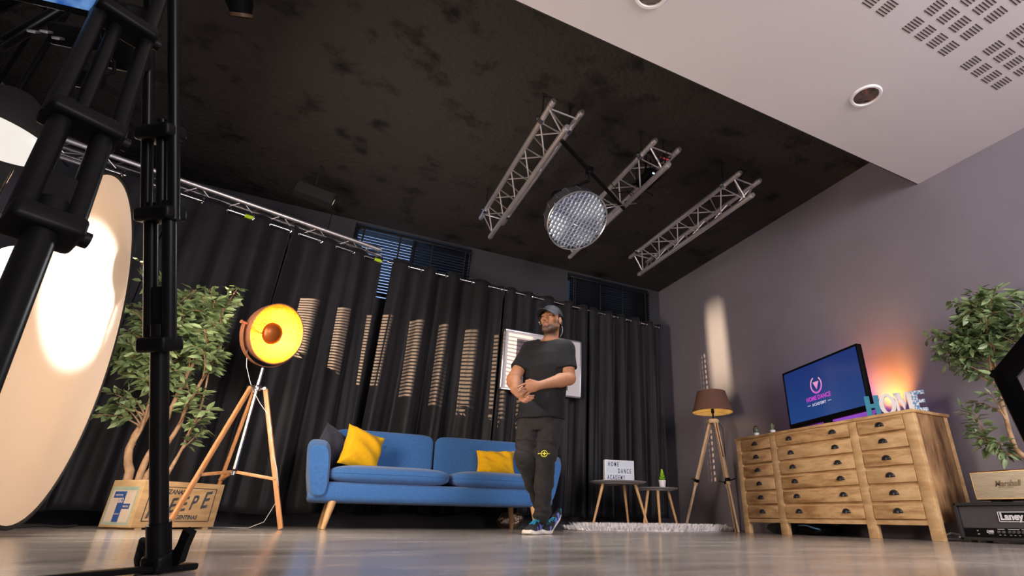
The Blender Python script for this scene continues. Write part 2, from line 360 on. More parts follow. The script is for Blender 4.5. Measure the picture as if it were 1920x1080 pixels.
# ------------------------------------------------------------------ trusses
def truss_parts(t, chords, pitch, rc, rb, mt, clamps=()):
    ch = [(Vector(a), Vector(b)) for a, b in chords]
    for a, b in ch:
        d = (b-a).normalized()
        m = MB(); m.tube([a+d*0.06, b-d*0.06], rc, 16); 
        for e, s in ((a, 1), (b, -1)):
            m.tube([e, e+d*s*0.062], rc*0.82, 16); m.tube([e+d*s*0.02, e+d*s*0.055], rc*1.06, 16)
        m.build('chord', mt, t)
    L = (ch[0][1]-ch[0][0]).length; n = max(2, int(round(L/pitch))); lat = MB()
    for (i, j) in ((0, 1), (1, 2), (2, 0)):
        for k in range(n):
            f0, f1, f2 = [0.05+0.90*q for q in (k/n, (k+0.5)/n, (k+1)/n)]
            A, B = ch[i], ch[j]
            lat.tube([A[0].lerp(A[1], f0), B[0].lerp(B[1], f1), A[0].lerp(A[1], f2)], rb, 8)
    for f in (0.05, 0.95):
        for (i, j) in ((0, 1), (1, 2), (2, 0)): lat.tube([ch[i][0].lerp(ch[i][1], f), ch[j][0].lerp(ch[j][1], f)], rb, 8)
    lat.build('lattice', mt, t)
    for (ci, f) in clamps:
        p = ch[ci][0].lerp(ch[ci][1], f); d = (ch[ci][1]-ch[ci][0]).normalized(); c = MB()
        c.tube([p-d*0.025, p+d*0.025], rc*1.5, 12); c.box((p.x-rc*1.7, p.y, p.z), (0.02, 0.03, 0.03), bev=0.003)
        c.build('clamp', M['steel'], t)
        c = MB(); c.tube([p+Vector((0, 0, rc)), (p.x, p.y, ZC)], 0.007, 8); c.box((p.x, p.y, ZC-0.004), (0.05, 0.05, 0.008)); c.build('hanger', M['black_matt'], t)
labs = ['short aluminium ceiling truss farthest from the right wall', 'aluminium ceiling truss behind the round grid light, cables tangled on it', 'aluminium ceiling truss nearest the right wall, orange light on its end']
first = None
for k, x0 in enumerate((1.19, 2.19, 3.18)):
    if k == 0:
        first = thing('lighting_truss', labs[0], 'truss', (x0, 2.94, 2.985), 'ceiling trusses')
        truss_parts(first, [((x0, 2.94, 3.2), (x0, 4.98, 3.2)), ((x0+0.26, 2.94, 3.2), (x0+0.26, 4.98, 3.2)), ((x0+0.13, 2.94, 2.985), (x0+0.13, 4.98, 2.985))], 0.40, 0.025, 0.008, M['alu'], ((0, 0.12), (0, 0.90), (1, 0.12), (1, 0.90)))
    else: copy_thing(first, (x0, 2.94, 2.985), labs[k])
wt = thing('lighting_truss', 'long aluminium truss running along the top of the left curtains', 'truss', (0.26, 5.95, 2.86))
def off(p, q): return (p[0]+q[0], p[1]+q[1], p[2]+q[2])
TA, TB = (0.27, 5.92, 3.0), (-2.85, 5.0, 3.0)
truss_parts(wt, [(TA, TB), (off(TA, (0.02, 0.20, 0.02)), off(TB, (0.02, 0.20, 0.02))), (off(TA, (-0.02, 0.10, -0.12)), off(TB, (-0.02, 0.10, -0.12)))], 0.42, 0.024, 0.007, M['alu'], ((1, 0.2), (1, 0.8)))

# ------------------------------------------------------------------ sofa
def rounded(c, size, bev, seg=5, rot=None): return MB().box(c, size, rot, bev, seg)
def pad(c, size, bulge, rot=None, n=2.6, nu=40, nv=24):
    # soft box: superellipsoid with flattened faces
    mb = MB(); P = np.zeros((nu, nv, 3)); cu_ = lambda a, e: np.sign(np.cos(a))*abs(np.cos(a))**e; su = lambda a, e: np.sign(np.sin(a))*abs(np.sin(a))**e
    e1, e2 = 2/n, 2/(n*2.2)
    for j in range(nv):
        v = -PI/2+PI*j/(nv-1)
        for i in range(nu):
            u = -PI+2*PI*i/nu
            P[i, j] = (size[0]/2*cu_(v, e1)*cu_(u, e2), size[1]/2*cu_(v, e1)*su(u, e2), size[2]/2*su(v, e1))
    R = np.array(rot) if rot is not None else np.eye(3)
    mb.grid(P @ R.T + np.array(c), closeu=True); return mb
SX0, SX1, SY0, SY1 = -0.05, 2.26, 4.80, 5.66
sofa = thing('sofa', 'blue two cushion sofa on tapered wooden legs in front of the black curtains', 'sofa', ((SX0+SX1)/2, (SY0+SY1)/2, 0))
rounded(((SX0+SX1)/2, (SY0+SY1)/2, 0.275), (SX1-SX0-0.20, SY1-SY0-0.06, 0.15), 0.045).build('base', M['sofa'], sofa, angle=180)
def sofa_arm(s):
    # s=-1 left, +1 right; cross-section sweeps from front to back, flaring outwards
    xin0, xin1, xo0, xo1 = 0.20, 0.145, 0.06, -0.05
    n = 28; ny = 14; P = np.zeros((n, ny, 3))
    prof = []
    for i in range(n):
        a = 2*PI*i/n; u = np.sign(np.cos(a))*abs(np.cos(a))**0.55; v = np.sign(np.sin(a))*abs(np.sin(a))**0.45
        h = (v+1)/2; z = 0.20+h*0.46
        xi = xin0+(xin1-xin0)*h; xo = xo0+(xo1-xo0)*h
        prof.append(((xi+xo)/2-u*(xi-xo)/2, z))
    for j in range(ny):
        f = j/(ny-1); y = SY0+0.005+(SY1-SY0-0.05)*f; e = min(1, f/0.1, (1-f)/0.1); k = 0.80+0.20*math.sqrt(max(0, 1-(1-e)**2))
        cx = np.mean([p[0] for p in prof]); cz = 0.43
        for i, (x, z) in enumerate(prof):
            zz = cz+(z-cz)*k + (0.10*f if z > 0.43 else 0)*((z-0.43)/0.23 if z > 0.43 else 0)
            xx = cx+(x-cx)*k; P[i, j] = ((xx if s < 0 else SX1+SX0-xx), y, zz)
    m = MB(); m.grid(P, closeu=True)
    for j in (0, ny-1):
        m.add(P[:, j], [tuple(range(n)) if j else tuple(range(n-1, -1, -1))])
    return m
for s in (-1, 1): sofa_arm(s).build('armrest', M['sofa'], sofa, angle=80)
rounded(((SX0+SX1)/2, SY1-0.10, 0.50), (SX1-SX0-0.36, 0.16, 0.42), 0.06).build('back_frame', M['sofa'], sofa, angle=180)
XM = 1.165
for (a, b) in ((0.165, XM-0.004), (XM+0.004, 2.045)):
    c = pad(((a+b)/2, SY0+0.325, 0.415), (b-a, 0.69, 0.165), 0, n=3.0).build('seat_cushion', M['sofa'], sofa, angle=180)
    # piping along the seam
    e = 2/(3.0*2.2); pts = []
    for i in range(64):
        u = 2*PI*i/64; pts.append(((a+b)/2+(b-a)/2*1.001*np.sign(np.cos(u))*abs(np.cos(u))**e, SY0+0.325+0.346*np.sign(np.sin(u))*abs(np.sin(u))**e, 0.418))
    MB().tube(pts, 0.004, 6, closed=True).build('piping', M['sofa'], c)
Rb = Matrix.Rotation(math.radians(-14), 3, 'X')
for (a, b) in ((0.16, 1.075), (1.09, 2.06)):
    c = pad(((a+b)/2, SY0+0.62, 0.635), (b-a, 0.185, 0.40), 0, rot=[list(r) for r in Rb], n=7.0)
    # square up the top edge of the cushion
    bc = c.build('back_cushion', M['sofa'], sofa, angle=180)
    d = MB(); p = Vector(((a+b)/2, SY0+0.62, 0.66))+Rb @ Vector((0, -0.093, 0.02)); d.lathe([(0.013, 0.0), (0.010, 0.006), (0.001, 0.008)], p, Rb @ Vector((0, -1, 0)), 12)
    d.build('button', M['sofa'], bc)
for sx, sy in ((0, 0), (0, 1), (1, 0), (1, 1)):
    x = SX0+0.29 if sx == 0 else SX1-0.29; y = SY0+0.08 if sy == 0 else SY1-0.16
    ox = -0.035 if sx == 0 else 0.035; oy = -0.03 if sy == 0 else 0.03
    MB().tube([(x, y, 0.215), (x+ox*0.5, y+oy*0.5, 0.11), (x+ox, y+oy, 0.0)], [0.030, 0.025, 0.017], 16).build('leg', M['oak'], sofa)

def pillow(name, label, cat, c, w, h, T, rot, mt, group=None, seed=1, pinch=0.10):
    rng = np.random.default_rng(seed); n = 26; mb = MB(); g = np.linspace(-1, 1, n); R = np.array(rot)
    U, Vv = np.meshgrid(g, g, indexing='ij')
    bul = ((1-np.abs(U)**2.6)*(1-np.abs(Vv)**2.6)).clip(0)**0.55
    X = w/2*U*(1-pinch*(1-Vv**2)*np.abs(U)**3); Z = h/2*Vv*(1-pinch*(1-U**2)*np.abs(Vv)**3)
    wr = sum(rng.normal()*0.006*np.sin(rng.uniform(2, 9)*U+rng.uniform(2, 9)*Vv+rng.uniform(0, 6)) for _ in range(6))
    corner = 0.010*np.sin(9*np.arctan2(Vv, U)*2)*(np.abs(U*Vv))**1.2
    for s in (-1, 1):
        Y = s*(T/2*bul+(wr+corner)*bul**0.3*0.8)
        P = np.stack([X, Y, Z], -1) @ R.T+np.array(c)
        mb.grid(P if s < 0 else P[::-1])
    o = tag(mb.build(name, mt, loc=c, angle=180), label, cat, group); return o
def rotm(yaw=0, pitch=0, roll=0):
    return [list(r) for r in (Matrix.Rotation(yaw, 3, 'Z') @ Matrix.Rotation(pitch, 3, 'X') @ Matrix.Rotation(roll, 3, 'Y'))]
RD = math.radians
pillow('throw_pillow', 'dark navy throw pillow leaning in the left corner of the blue sofa', 'pillow', (0.185, 5.19, 0.625), 0.36, 0.36, 0.15, rotm(RD(38), RD(-12), RD(24)), M['navy'], 'throw pillows', 2)
pillow('throw_pillow', 'mustard yellow pillow tilted against the dark navy pillow on the sofa', 'pillow', (0.40, 5.03, 0.625), 0.37, 0.36, 0.17, rotm(RD(26), RD(-14), RD(14)), M['yellow'], 'throw pillows', 3)
pillow('throw_pillow', 'mustard yellow pillow upright on the sofa beside the standing man', 'pillow', (1.68, 5.22, 0.605), 0.40, 0.25, 0.16, rotm(RD(-4), RD(-14), RD(-2)), M['yellow'], 'throw pillows', 4)

# ------------------------------------------------------------------ chest of drawers
DX, DY0, DY1, DZ, DD = 4.0, 2.355, 4.27, 0.905, 0.455
ch = thing('chest_of_drawers', 'wide rough wooden chest of eighteen drawers with black cup pulls', 'chest of drawers', (DX+DD/2, (DY0+DY1)/2, 0))
MB().box((DX+DD/2, (DY0+DY1)/2, DZ-0.0125), (DD+0.02, DY1-DY0+0.02, 0.025), bev=0.004).build('top', M['mango'], ch)
cb = MB(); cb.box((DX+DD-0.012, (DY0+DY1)/2, 0.50), (0.02, DY1-DY0-0.06, 0.76)); cb.box((DX+0.24, (DY0+DY1)/2, 0.125), (0.42, DY1-DY0-0.05, 0.02)); cb.box((DX+0.03, (DY0+DY1)/2, 0.50), (0.02, DY1-DY0-0.05, 0.76))
cb.build('carcass', M['mango'], ch)
for y in (DY0+0.018, DY1-0.018): MB().box((DX+DD/2, y, 0.50), (DD-0.08, 0.028, 0.77), bev=0.003).build('side_panel', M['mango_side'], ch)
posts = [(DY0, 0.082), (2.838, 0.078), (3.722, 0.080), (DY1-0.068, 0.068)]
for (y, w_) in posts:
    MB().box((DX+0.025, y+w_/2, (DZ-0.025)/2), (0.05, w_, DZ-0.025), bev=0.003).build('front_leg', M['mango_pale'], ch)
for y in (DY0+0.03, (DY0+DY1)/2+0.25, DY1-0.03):
    MB().box((DX+DD-0.03, y, 0.44), (0.05, 0.055, 0.88), bev=0.003).build('rear_leg', M['mango_pale'], ch)
rails = MB()
cols = [(2.437, 2.838), (2.916, 3.722), (3.802, 4.202)]
for (a, b) in cols:
    for k in range(7): rails.box((DX+0.022, (a+b)/2, 0.113+0.1262*k), (0.036, b-a+0.004, 0.018 if k else 0.03))
rails.build('front_rail', M['mango_pale'], ch)
wood3 = [M['mango'], M['mango_pale'], M['mango_pale'], M['mango']]
def cup_pull(y, z):
    P = np.zeros((17, 7, 3))
    for i in range(17):
        a = PI*i/16
        for j in range(7):
            b = PI/2*j/6; P[i, j] = (DX-0.004-0.020*math.sin(b)*math.sin(a)**0.5 if 0 < i < 16 else DX-0.004, y+0.036*math.cos(a)*(0.55+0.45*math.cos(b) if j < 6 else 0.55), z-0.014+0.034*math.sin(a)*math.cos(b))
    m = MB(); m.grid(P)
    m.prism([(0.040*math.cos(PI*i/12), 0.037*math.sin(PI*i/12)) for i in range(13)], (DX-0.003, y, z-0.015), (0, -1, 0), (0, 0, 1), 0.002)
    for dy in (-0.032, 0.032): m.lathe([(0.004, 0), (0.003, 0.003), (0.0005, 0.004)], (DX-0.004, y+dy, z-0.010), (-1, 0, 0), 8)
    return m
for ci, (a, b) in enumerate(cols):
    for k in range(6):
        z = 0.187+0.1262*k; rr = RNG.integers(0, 4)
        d = MB().box((DX+0.012, (a+b)/2, z), (0.030, b-a-0.008, 0.098), bev=0.003).build('drawer', wood3[rr], ch)
        if ci == 1: ys = [a+(b-a)*0.20, a+(b-a)*0.80]
        else: ys = [(a+b)/2]
        for yy in ys: cup_pull(yy, z+0.006).build('cup_pull', M['iron'], d)
# bags pushed underneath
def blob(c, size, seed, n=3, squash=1.0):
    rng = np.random.default_rng(seed); nu, nv = 40, 22; P = np.zeros((nu, nv, 3)); ph = rng.uniform(0, 6, (8,))
    for i in range(nu):
        for j in range(nv):
            u = 2*PI*i/nu; v = -PI/2+PI*j/(nv-1); r = 1+0.06*math.sin(3*u+ph[0]+2*v)+0.05*math.sin(5*u-3*v+ph[1])+0.04*math.sin(7*v+4*u+ph[2])
            P[i, j] = (size[0]/2*r*math.cos(v)*math.cos(u), size[1]/2*r*math.cos(v)*math.sin(u), max(-size[2]/2*0.9, size[2]/2*r*math.sin(v)))
    P[:, :, 2] += size[2]/2*0.9
    m = MB(); m.grid(P+np.array(c), closeu=True); return m
b1 = thing('bag', 'black bag pushed under the left bay of the wooden chest', 'bag', (4.22, 3.98, 0), 'bags under the chest')
blob((4.22, 3.98, 0), (0.3, 0.28, 0.105), 4).build('bag_body', M['navy'], b1)
b2 = thing('bag', 'black bag with pale blue edge piping under the middle of the chest', 'bag', (4.24, 3.55, 0), 'bags under the chest')
blob((4.24, 3.55, 0), (0.32, 0.42, 0.095), 6).build('bag_body', M['black_plastic'], b2)
MB().tube([(4.10, 3.68, 0.082), (4.085, 3.58, 0.080), (4.082, 3.50, 0.062), (4.09, 3.44, 0.05)], 0.006, 8).build('bag_piping', mat('pale_blue_piping', (0.12, 0.28, 0.55), 0.5), b2)

# ------------------------------------------------------------------ television
TVd = Vector((0.2182, 0.9759, 0)); TVn = Vector((-0.9759, 0.2182, 0))
tc = Vector((4.18, 3.247, 0.967)); tw, th = 1.085, 0.57      # bottom centre, width, height
def tp(a, b, n): return tc - TVd*a + Vector((0, 0, b)) + TVn*n   # a to the viewer's right
tvR = Matrix((( -TVd.x, TVn.x, 0), (-TVd.y, TVn.y, 0), (0, 0, 1)))
tvR = Matrix(((TVd.x, -TVn.x, 0), (TVd.y, -TVn.y, 0), (0, 0, 1)))
tv = thing('television', 'flat television on the wooden chest showing a purple logo on blue', 'television', (tc.x, tc.y, DZ))
MB().box(tp(0, th/2, -0.02), (tw, 0.045, th), rot=tvR, bev=0.006).build('casing', M['black_plastic'], tv)
bz = MB()
for (a, b, sx, sz) in ((0, th-0.009, tw, 0.018), (0, 0.02, tw, 0.04), (-tw/2+0.008, th/2, 0.016, th), (tw/2-0.008, th/2, 0.016, th)): bz.box(tp(a, b, 0.006), (sx, 0.012, sz), rot=tvR, bev=0.002)
bz.build('bezel', M['black_plastic'], tv)
def emis(name, col, s, col2=None, axis=2, a=0, b=1, rough=0.15):
    m = bpy.data.materials.new(name); m.use_nodes = True; nt = m.node_tree; p = nt.nodes['Principled BSDF']
    p.inputs['Base Color'].default_value = (0.01, 0.01, 0.012, 1); p.inputs['Roughness'].default_value = rough
    p.inputs['Emission Color'].default_value = (*col, 1); p.inputs['Emission Strength'].default_value = s
    if col2:
        t_ = nt.nodes.new('ShaderNodeTexCoord'); sx = nt.nodes.new('ShaderNodeSeparateXYZ'); nt.links.new(t_.outputs['Object'], sx.inputs[0])
        mr = nt.nodes.new('ShaderNodeMapRange'); mr.inputs['From Min'].default_value = a; mr.inputs['From Max'].default_value = b; nt.links.new(sx.outputs[axis], mr.inputs[0])
        r = nt.nodes.new('ShaderNodeValToRGB'); r.color_ramp.elements[0].color = (*col, 1); r.color_ramp.elements[1].color = (*col2, 1)
        nt.links.new(mr.outputs[0], r.inputs[0]); nt.links.new(r.outputs[0], p.inputs['Emission Color'])
    return m
TZ = tc.z-DZ
scr = MB().box(tp(0, th/2+0.012, 0.0035), (tw-0.03, 0.004, th-0.055), rot=tvR).build('screen', emis('screen_blue', (0.012, 0.050, 0.20), 1.0, (0.010, 0.030, 0.155), 2, TZ+0.05, TZ+0.5), tv)
pink = emis('screen_pink', (0.62, 0.06, 0.62), 0.9, (0.95, 0.45, 0.62), 2, TZ+0.25, TZ+0.40)
white_em = emis('screen_white', (0.8, 0.75, 0.9), 0.8)
lg = MB(); ctr = (-0.06, 0.345)
ring = []
for i in range(33):
    a = RD(112)+RD(300)*i/32; ring.append((a, 0.070, 0.010+0.006*math.sin(PI*i/32)))
outer = [(ctr[0]+(r+w_)*math.cos(a), ctr[1]+(r+w_)*math.sin(a)) for a, r, w_ in ring]; inner = [(ctr[0]+(r-w_*0.2)*math.cos(a), ctr[1]+(r-w_*0.2)*math.sin(a)) for a, r, w_ in ring]
for i in range(32): lg.prism([inner[i], outer[i], outer[i+1], inner[i+1]], tp(0, 0, 0.0058), -TVd, (0, 0, 1), 0.0006)
lg.prism([(ctr[0]-0.042, ctr[1]+0.028), (ctr[0]+0.042, ctr[1]+0.028), (ctr[0], ctr[1]-0.048)], tp(0, 0, 0.0058), -TVd, (0, 0, 1), 0.0006)
lg.text('HOME DANCE', 0.058, tp(ctr[0], 0.205, 0.0058), -TVd, (0, 0, 1), 0.0006, 'CENTER', bold=0.0015, sx=0.92)
lg.build('screen_logo', pink, scr)
l2 = MB(); l2.text('ACADEMY', 0.036, tp(ctr[0], 0.155, 0.0058), -TVd, (0, 0, 1), 0.0006, 'CENTER', bold=0.001, spacing=1.25)
l2.build('screen_caption', white_em, scr)
for s in (-1, 1): MB().box(tp(ctr[0]+s*0.145, 0.168, 0.0058), (0.045, 0.0006, 0.005), rot=tvR).build('caption_dash', white_em, scr)
st = MB(); st.box((tc.x, tc.y, DZ+0.006), (0.42, 0.20, 0.012), rot=math.atan2(TVd.y, TVd.x), bev=0.004); st.box((tc.x+0.01, tc.y, DZ+0.05), (0.09, 0.035, 0.09), rot=math.atan2(TVd.y, TVd.x), bev=0.006)
st.build('stand', M['black_plastic'], tv)
# colour strip behind the television and the orange lamp behind the letters
led = emis('violet_led_strip', (0.55, 0.05, 1.0), 3.0)
stp = MB()
stp.box(tp(0, 0.03, -0.055), (tw-0.10, 0.006, 0.012), rot=tvR); stp.box(tp(-tw/2+0.05, th/2, -0.055), (0.012, 0.006, th-0.1), rot=tvR)
stp.build('led_strip', led, tv)
lamp('violet_strip_light', 'AREA', tp(-0.1, 0.20, -0.075), tp(-0.2, 0.20, -1), 3.6, (0.50, 0.10, 1.0), 0.8, 0.25)
up = thing('uplight_lamp', 'small cylinder uplight glowing orange behind the standing letters', 'lamp', (4.27, 2.78, DZ))
u = MB(); u.lathe([(0.001, 0), (0.04, 0), (0.042, 0.06), (0.034, 0.06), (0.030, 0.02), (0.001, 0.02)], (4.27, 2.78, DZ), n=24); u.build('lamp_housing', M['black_plastic'], up)
u = MB(); u.lathe([(0.028, 0.0), (0.024, 0.016), (0.012, 0.026), (0.001, 0.028)], (4.27, 2.78, DZ+0.024), n=20); u.build('lamp_bulb', emis('amber_bulb', (1.0, 0.42, 0.08), 6.0), up)
lamp('amber_uplight', 'SPOT', (4.27, 2.78, DZ+0.075), (4.50, 2.78, 1.27), 78.0, (1.0, 0.34, 0.045), 0.03, angle=RD(84), blend=1.0)

# ------------------------------------------------------------------ letters on the chest
LX = 4.22
def letter(ch_, y, mt, label):
    o = Vector((4.04, 2.742, DZ))+Vector((0.397, -0.918, 0))*y; ux = Vector((0.397, -0.918, 0))*0.80; uz = Vector((0, 0, 1)); m = MB(); H = 0.165; d = 0.022
    def bar(x0, z0, x1, z1): m.prism([(x0, z0), (x1, z0), (x1, z1), (x0, z1)], o, ux, uz, d)
    if ch_ == 'H': bar(0, 0, 0.045, H); bar(0.085, 0, 0.13, H); bar(0.045, 0.065, 0.085, 0.098)
    if ch_ == 'M':
        bar(0.0, 0, 0.05, 0.014); bar(0.012, 0.014, 0.036, H); m.prism([(0.02, H), (0.062, H), (0.092, 0.06), (0.078, 0.02)], o, ux, uz, d)
        m.prism([(0.078, 0.02), (0.092, 0.06), (0.122, H), (0.105, H)], o, ux, uz, d); bar(0.118, 0.014, 0.158, H); bar(0.105, 0, 0.168, 0.014); bar(0.004, H-0.014, 0.03, H); bar(0.14, H-0.014, 0.166, H)
    if ch_ == 'E': bar(0, 0, 0.05, H); bar(0.05, 0, 0.115, 0.03); bar(0.05, 0.068, 0.105, 0.094); bar(0.05, H-0.03, 0.115, H)
    if ch_ == 'O':
        n = 36
        for i in range(n):
            a0, a1 = 2*PI*i/n, 2*PI*(i+1)/n
            f = lambda a, rx, rz: (0.075+rx*math.cos(a), H/2+rz*math.sin(a))
            m.prism([f(a0, 0.036, 0.062), f(a0, 0.075, 0.0835), f(a1, 0.075, 0.0835), f(a1, 0.036, 0.062)], o, ux, uz, d)
    return tag(m.build('decorative_letter', mt, loc=o), label, 'letter', 'letters spelling a word on the chest')
teal = mat('teal_paint', (0.03, 0.24, 0.36), 0.5); wht = mat('white_paint', (0.80, 0.78, 0.76), 0.5)
pat = mat('blue_print_on_white', (0.10, 0.28, 0.50), 0.5, col2=(0.75, 0.78, 0.82), vscale=70, lo=0.46, hi=0.54, detail=2)
letter('H', 0.0, teal, 'teal standing letter H beside the television')
letter('O', 0.102, wht, 'white standing letter O on the wooden chest')
letter('M', 0.212, wht, 'white standing letter M on the wooden chest')
letter('E', 0.338, pat, 'blue and white patterned standing letter E at the chest end')

# ------------------------------------------------------------------ cacti in pots
gcl = mat('clear_glass', (0.9, 0.95, 0.95), 0.03, trans=1.0)
def cactus(x, y, label, kind):
    t = thing('potted_cactus', label, 'plant', (x, y, DZ), 'potted cacti on the chest')
    b = MB(); b.lathe([(0.001, 0), (0.024, 0), (0.028, 0.034), (0.024, 0.034), (0.022, 0.028), (0.001, 0.028)], (x, y, DZ), n=24); b.build('pot', M['white_gloss'], t)
    g = MB(); n = 30; prof = [(0.001, 0.028), (0.020, 0.034), (0.023, 0.055), (0.019, 0.085), (0.001, 0.098)]
    P = np.zeros((n, 12, 3))
    for i in range(n):
        a = 2*PI*i/n
        for j in range(12):
            f = j/11; r = (0.021 if kind else 0.013)*math.sin(PI*(0.12+0.88*f))**0.6*(1+0.12*math.cos(10*a)); P[i, j] = (x+r*math.cos(a), y+r*math.sin(a), DZ+0.028+f*(0.06 if kind else 0.075))
    g.grid(P, closeu=True)
    if not kind:
        for s in (-1, 1): g.tube([(x, y, DZ+0.055), (x, y+s*0.022, DZ+0.058), (x, y+s*0.024, DZ+0.082)], [0.006, 0.007, 0.004], 8)
    g.build('cactus_stem', M['cactus'], t)
    if kind:
        d = MB(); d.lathe([(0.026, 0.034), (0.031, 0.055), (0.029, 0.085), (0.014, 0.104), (0.001, 0.108)], (x, y, DZ), n=24); d.build('glass_dome', gcl, t)
cactus(4.06, 4.02, 'small round cactus under a glass dome, left end of the chest', 1)
cactus(4.06, 3.80, 'small branched cactus in a white pot beside the television', 0)

# ------------------------------------------------------------------ guitar amplifier head and speaker on the right
AX, AY1, AW, AH = 4.02, 2.25, 0.66, 0.232
amp = thing('amplifier_head', 'black guitar amplifier head with knob row on the floor', 'amplifier', (AX+0.13, AY1-AW/2, 0))
ab = MB(); t_ = 0.022
ab.box((AX+0.13, AY1-AW/2, 0.012+AH-t_/2), (0.26, AW, t_), bev=0.006); ab.box((AX+0.13, AY1-AW/2, 0.012+t_/2), (0.26, AW, t_), bev=0.006)
for y in (AY1-t_/2, AY1-AW+t_/2): ab.box((AX+0.13, y, 0.012+AH/2), (0.26, t_, AH), bev=0.006)
ab.box((AX+0.15, AY1-AW/2, 0.012+AH/2), (0.2, AW-0.03, AH-0.03)); ab.build('cabinet', M['vinyl'], amp)
MB().box((AX+0.03, AY1-AW/2, 0.154), (0.02, AW-0.05, 0.13)).build('grille', M['grille'], amp)
cp = MB().box((AX+0.03, AY1-AW/2, 0.060), (0.018, AW-0.05, 0.054)).build('control_panel', M['black_plastic'], amp)
for k in range(4): MB().lathe([(0.001, 0), (0.016, 0), (0.018, 0.012), (0.001, 0.012)], (AX+(0.04 if k < 2 else 0.22), AY1-0.06-(AW-0.12)*(k % 2), 0), n=14).build('foot', M['black_matt'], amp)
kn = [0.235, 0.262, 0.296, 0.320, 0.345, 0.372, 0.398, 0.43, 0.455]
for q in kn:
    m = MB(); m.lathe([(0.010, 0), (0.010, 0.008), (0.0075, 0.011), (0.007, 0.017), (0.001, 0.018)], (AX+0.021, AY1-q, 0.066), (-1, 0, 0), 14); m.box((AX+0.003, AY1-q, 0.071), (0.002, 0.002, 0.006)); m.build('knob', M['grille'], cp)
pr = MB(); uy_ = Vector((0, -1, 0)); uz_ = Vector((0, 0, 1))
for a, b in ((0.228, 0.268), (0.288, 0.352), (0.362, 0.408), (0.42, 0.47)): pr.box((AX+0.0205, AY1-(a+b)/2, 0.083), (0.001, b-a, 0.003))
for q in kn: pr.box((AX+0.0205, AY1-q, 0.049), (0.001, 0.011, 0.0035))
pr.text('LV', 0.020, (AX+0.0205, AY1-0.160, 0.062), uy_, uz_, 0.001, bold=0.0012, shear=0.25); pr.text('300', 0.020, (AX+0.0205, AY1-0.181, 0.062), uy_, uz_, 0.001, bold=0.0012, shear=0.1, sx=0.7)
pr.box((AX+0.0205, AY1-0.183, 0.056), (0.001, 0.030, 0.003)); pr.box((AX+0.020, AY1-0.11, 0.052), (0.001, 0.014, 0.004))
pr.build('panel_print', M['white_print'], cp)
sw = MB(); sw.lathe([(0.007, 0), (0.006, 0.004), (0.002, 0.006), (0.0015, 0.018), (0.001, 0.019)], (AX+0.021, AY1-0.108, 0.072), (-1, 0, 0.2), 12); sw.build('power_switch', M['steel'], cp)
lo = MB(); by0, by1, bz0, bz1 = AY1-0.255, AY1-0.415, 0.126, 0.186
for (y0, y1, z0, z1) in ((by0, by1, bz0, bz0+0.004), (by0, by1, bz1-0.004, bz1), (by0, by0-0.004, bz0, bz1), (by1+0.004, by1, bz0, bz1)): lo.box((AX+0.017, (y0+y1)/2, (z0+z1)/2), (0.004, abs(y0-y1), z1-z0))
lo.text('Laney', 0.056, (AX+0.018, by0-0.010, bz0+0.013), uy_, uz_, 0.002, bold=0.0025, sx=0.98)
bp = MB().box((AX+0.0195, (by0+by1)/2, (bz0+bz1)/2), (0.002, by0-by1, bz1-bz0)).build('badge', M['black_plastic'], amp)
lo.build('badge_lettering', M['white_print'], bp)
SXp = 4.06
spk = thing('loudspeaker', 'retro loudspeaker with cream grille standing on the black amplifier', 'speaker', (SXp+0.1, 1.90, 0.012+AH), None)
z0 = 0.012+AH+0.012; hh = 0.182; y1, y0 = 2.105, 1.58
MB().box((SXp+0.10, (y0+y1)/2, z0+hh/2), (0.20, y1-y0, hh), bev=0.010, seg=3).build('cabinet', M['brown_vinyl'], spk)
MB().box((SXp-0.002, (y0+y1)/2, z0+hh/2-0.002), (0.010, y1-y0-0.014, hh-0.016), bev=0.003).build('grille', M['cream'], spk)
b = MB()
for (yy, zz, a, c) in (((y0+y1)/2, z0+0.008, y1-y0-0.01, 0.004), ((y0+y1)/2, z0+hh-0.010, y1-y0-0.01, 0.003)): b.box((SXp-0.003, yy, zz), (0.010, a, c))
for yy in (y0+0.006, y1-0.006): b.box((SXp-0.003, yy, z0+hh/2), (0.010, 0.004, hh-0.014))
b.build('gold_trim', M['gold'], spk)
for yy in (y0+0.08, y1-0.10): MB().box((SXp+0.10, yy, z0-0.006), (0.14, 0.06, 0.012)).build('foot', M['black_matt'], spk)
b = MB(); b.text('Marshall', 0.052, (SXp-0.0075, y1-0.135, z0+0.082), uy_, uz_, 0.002, bold=0.0006, shear=0.35, sx=0.85); b.box((SXp-0.0085, y1-0.195, z0+0.074), (0.002, 0.09, 0.002)); b.build('script_lettering', mat('bronze_script', (0.16, 0.12, 0.08), 0.4, 0.5), spk)
cbl = MB(); cbl.tube([(4.10, 2.30, 0.03), (4.2, 2.36, 0.012), (4.15, 2.45, 0.012), (4.28, 2.55, 0.02), (4.22, 2.42, 0.05), (4.35, 2.36, 0.03)], 0.006, 8)
tag(cbl.build('power_cable', M['white_cable'], loc=(4.2, 2.4, 0)), 'pale cable loop on the floor between chest and amplifier', 'cable')

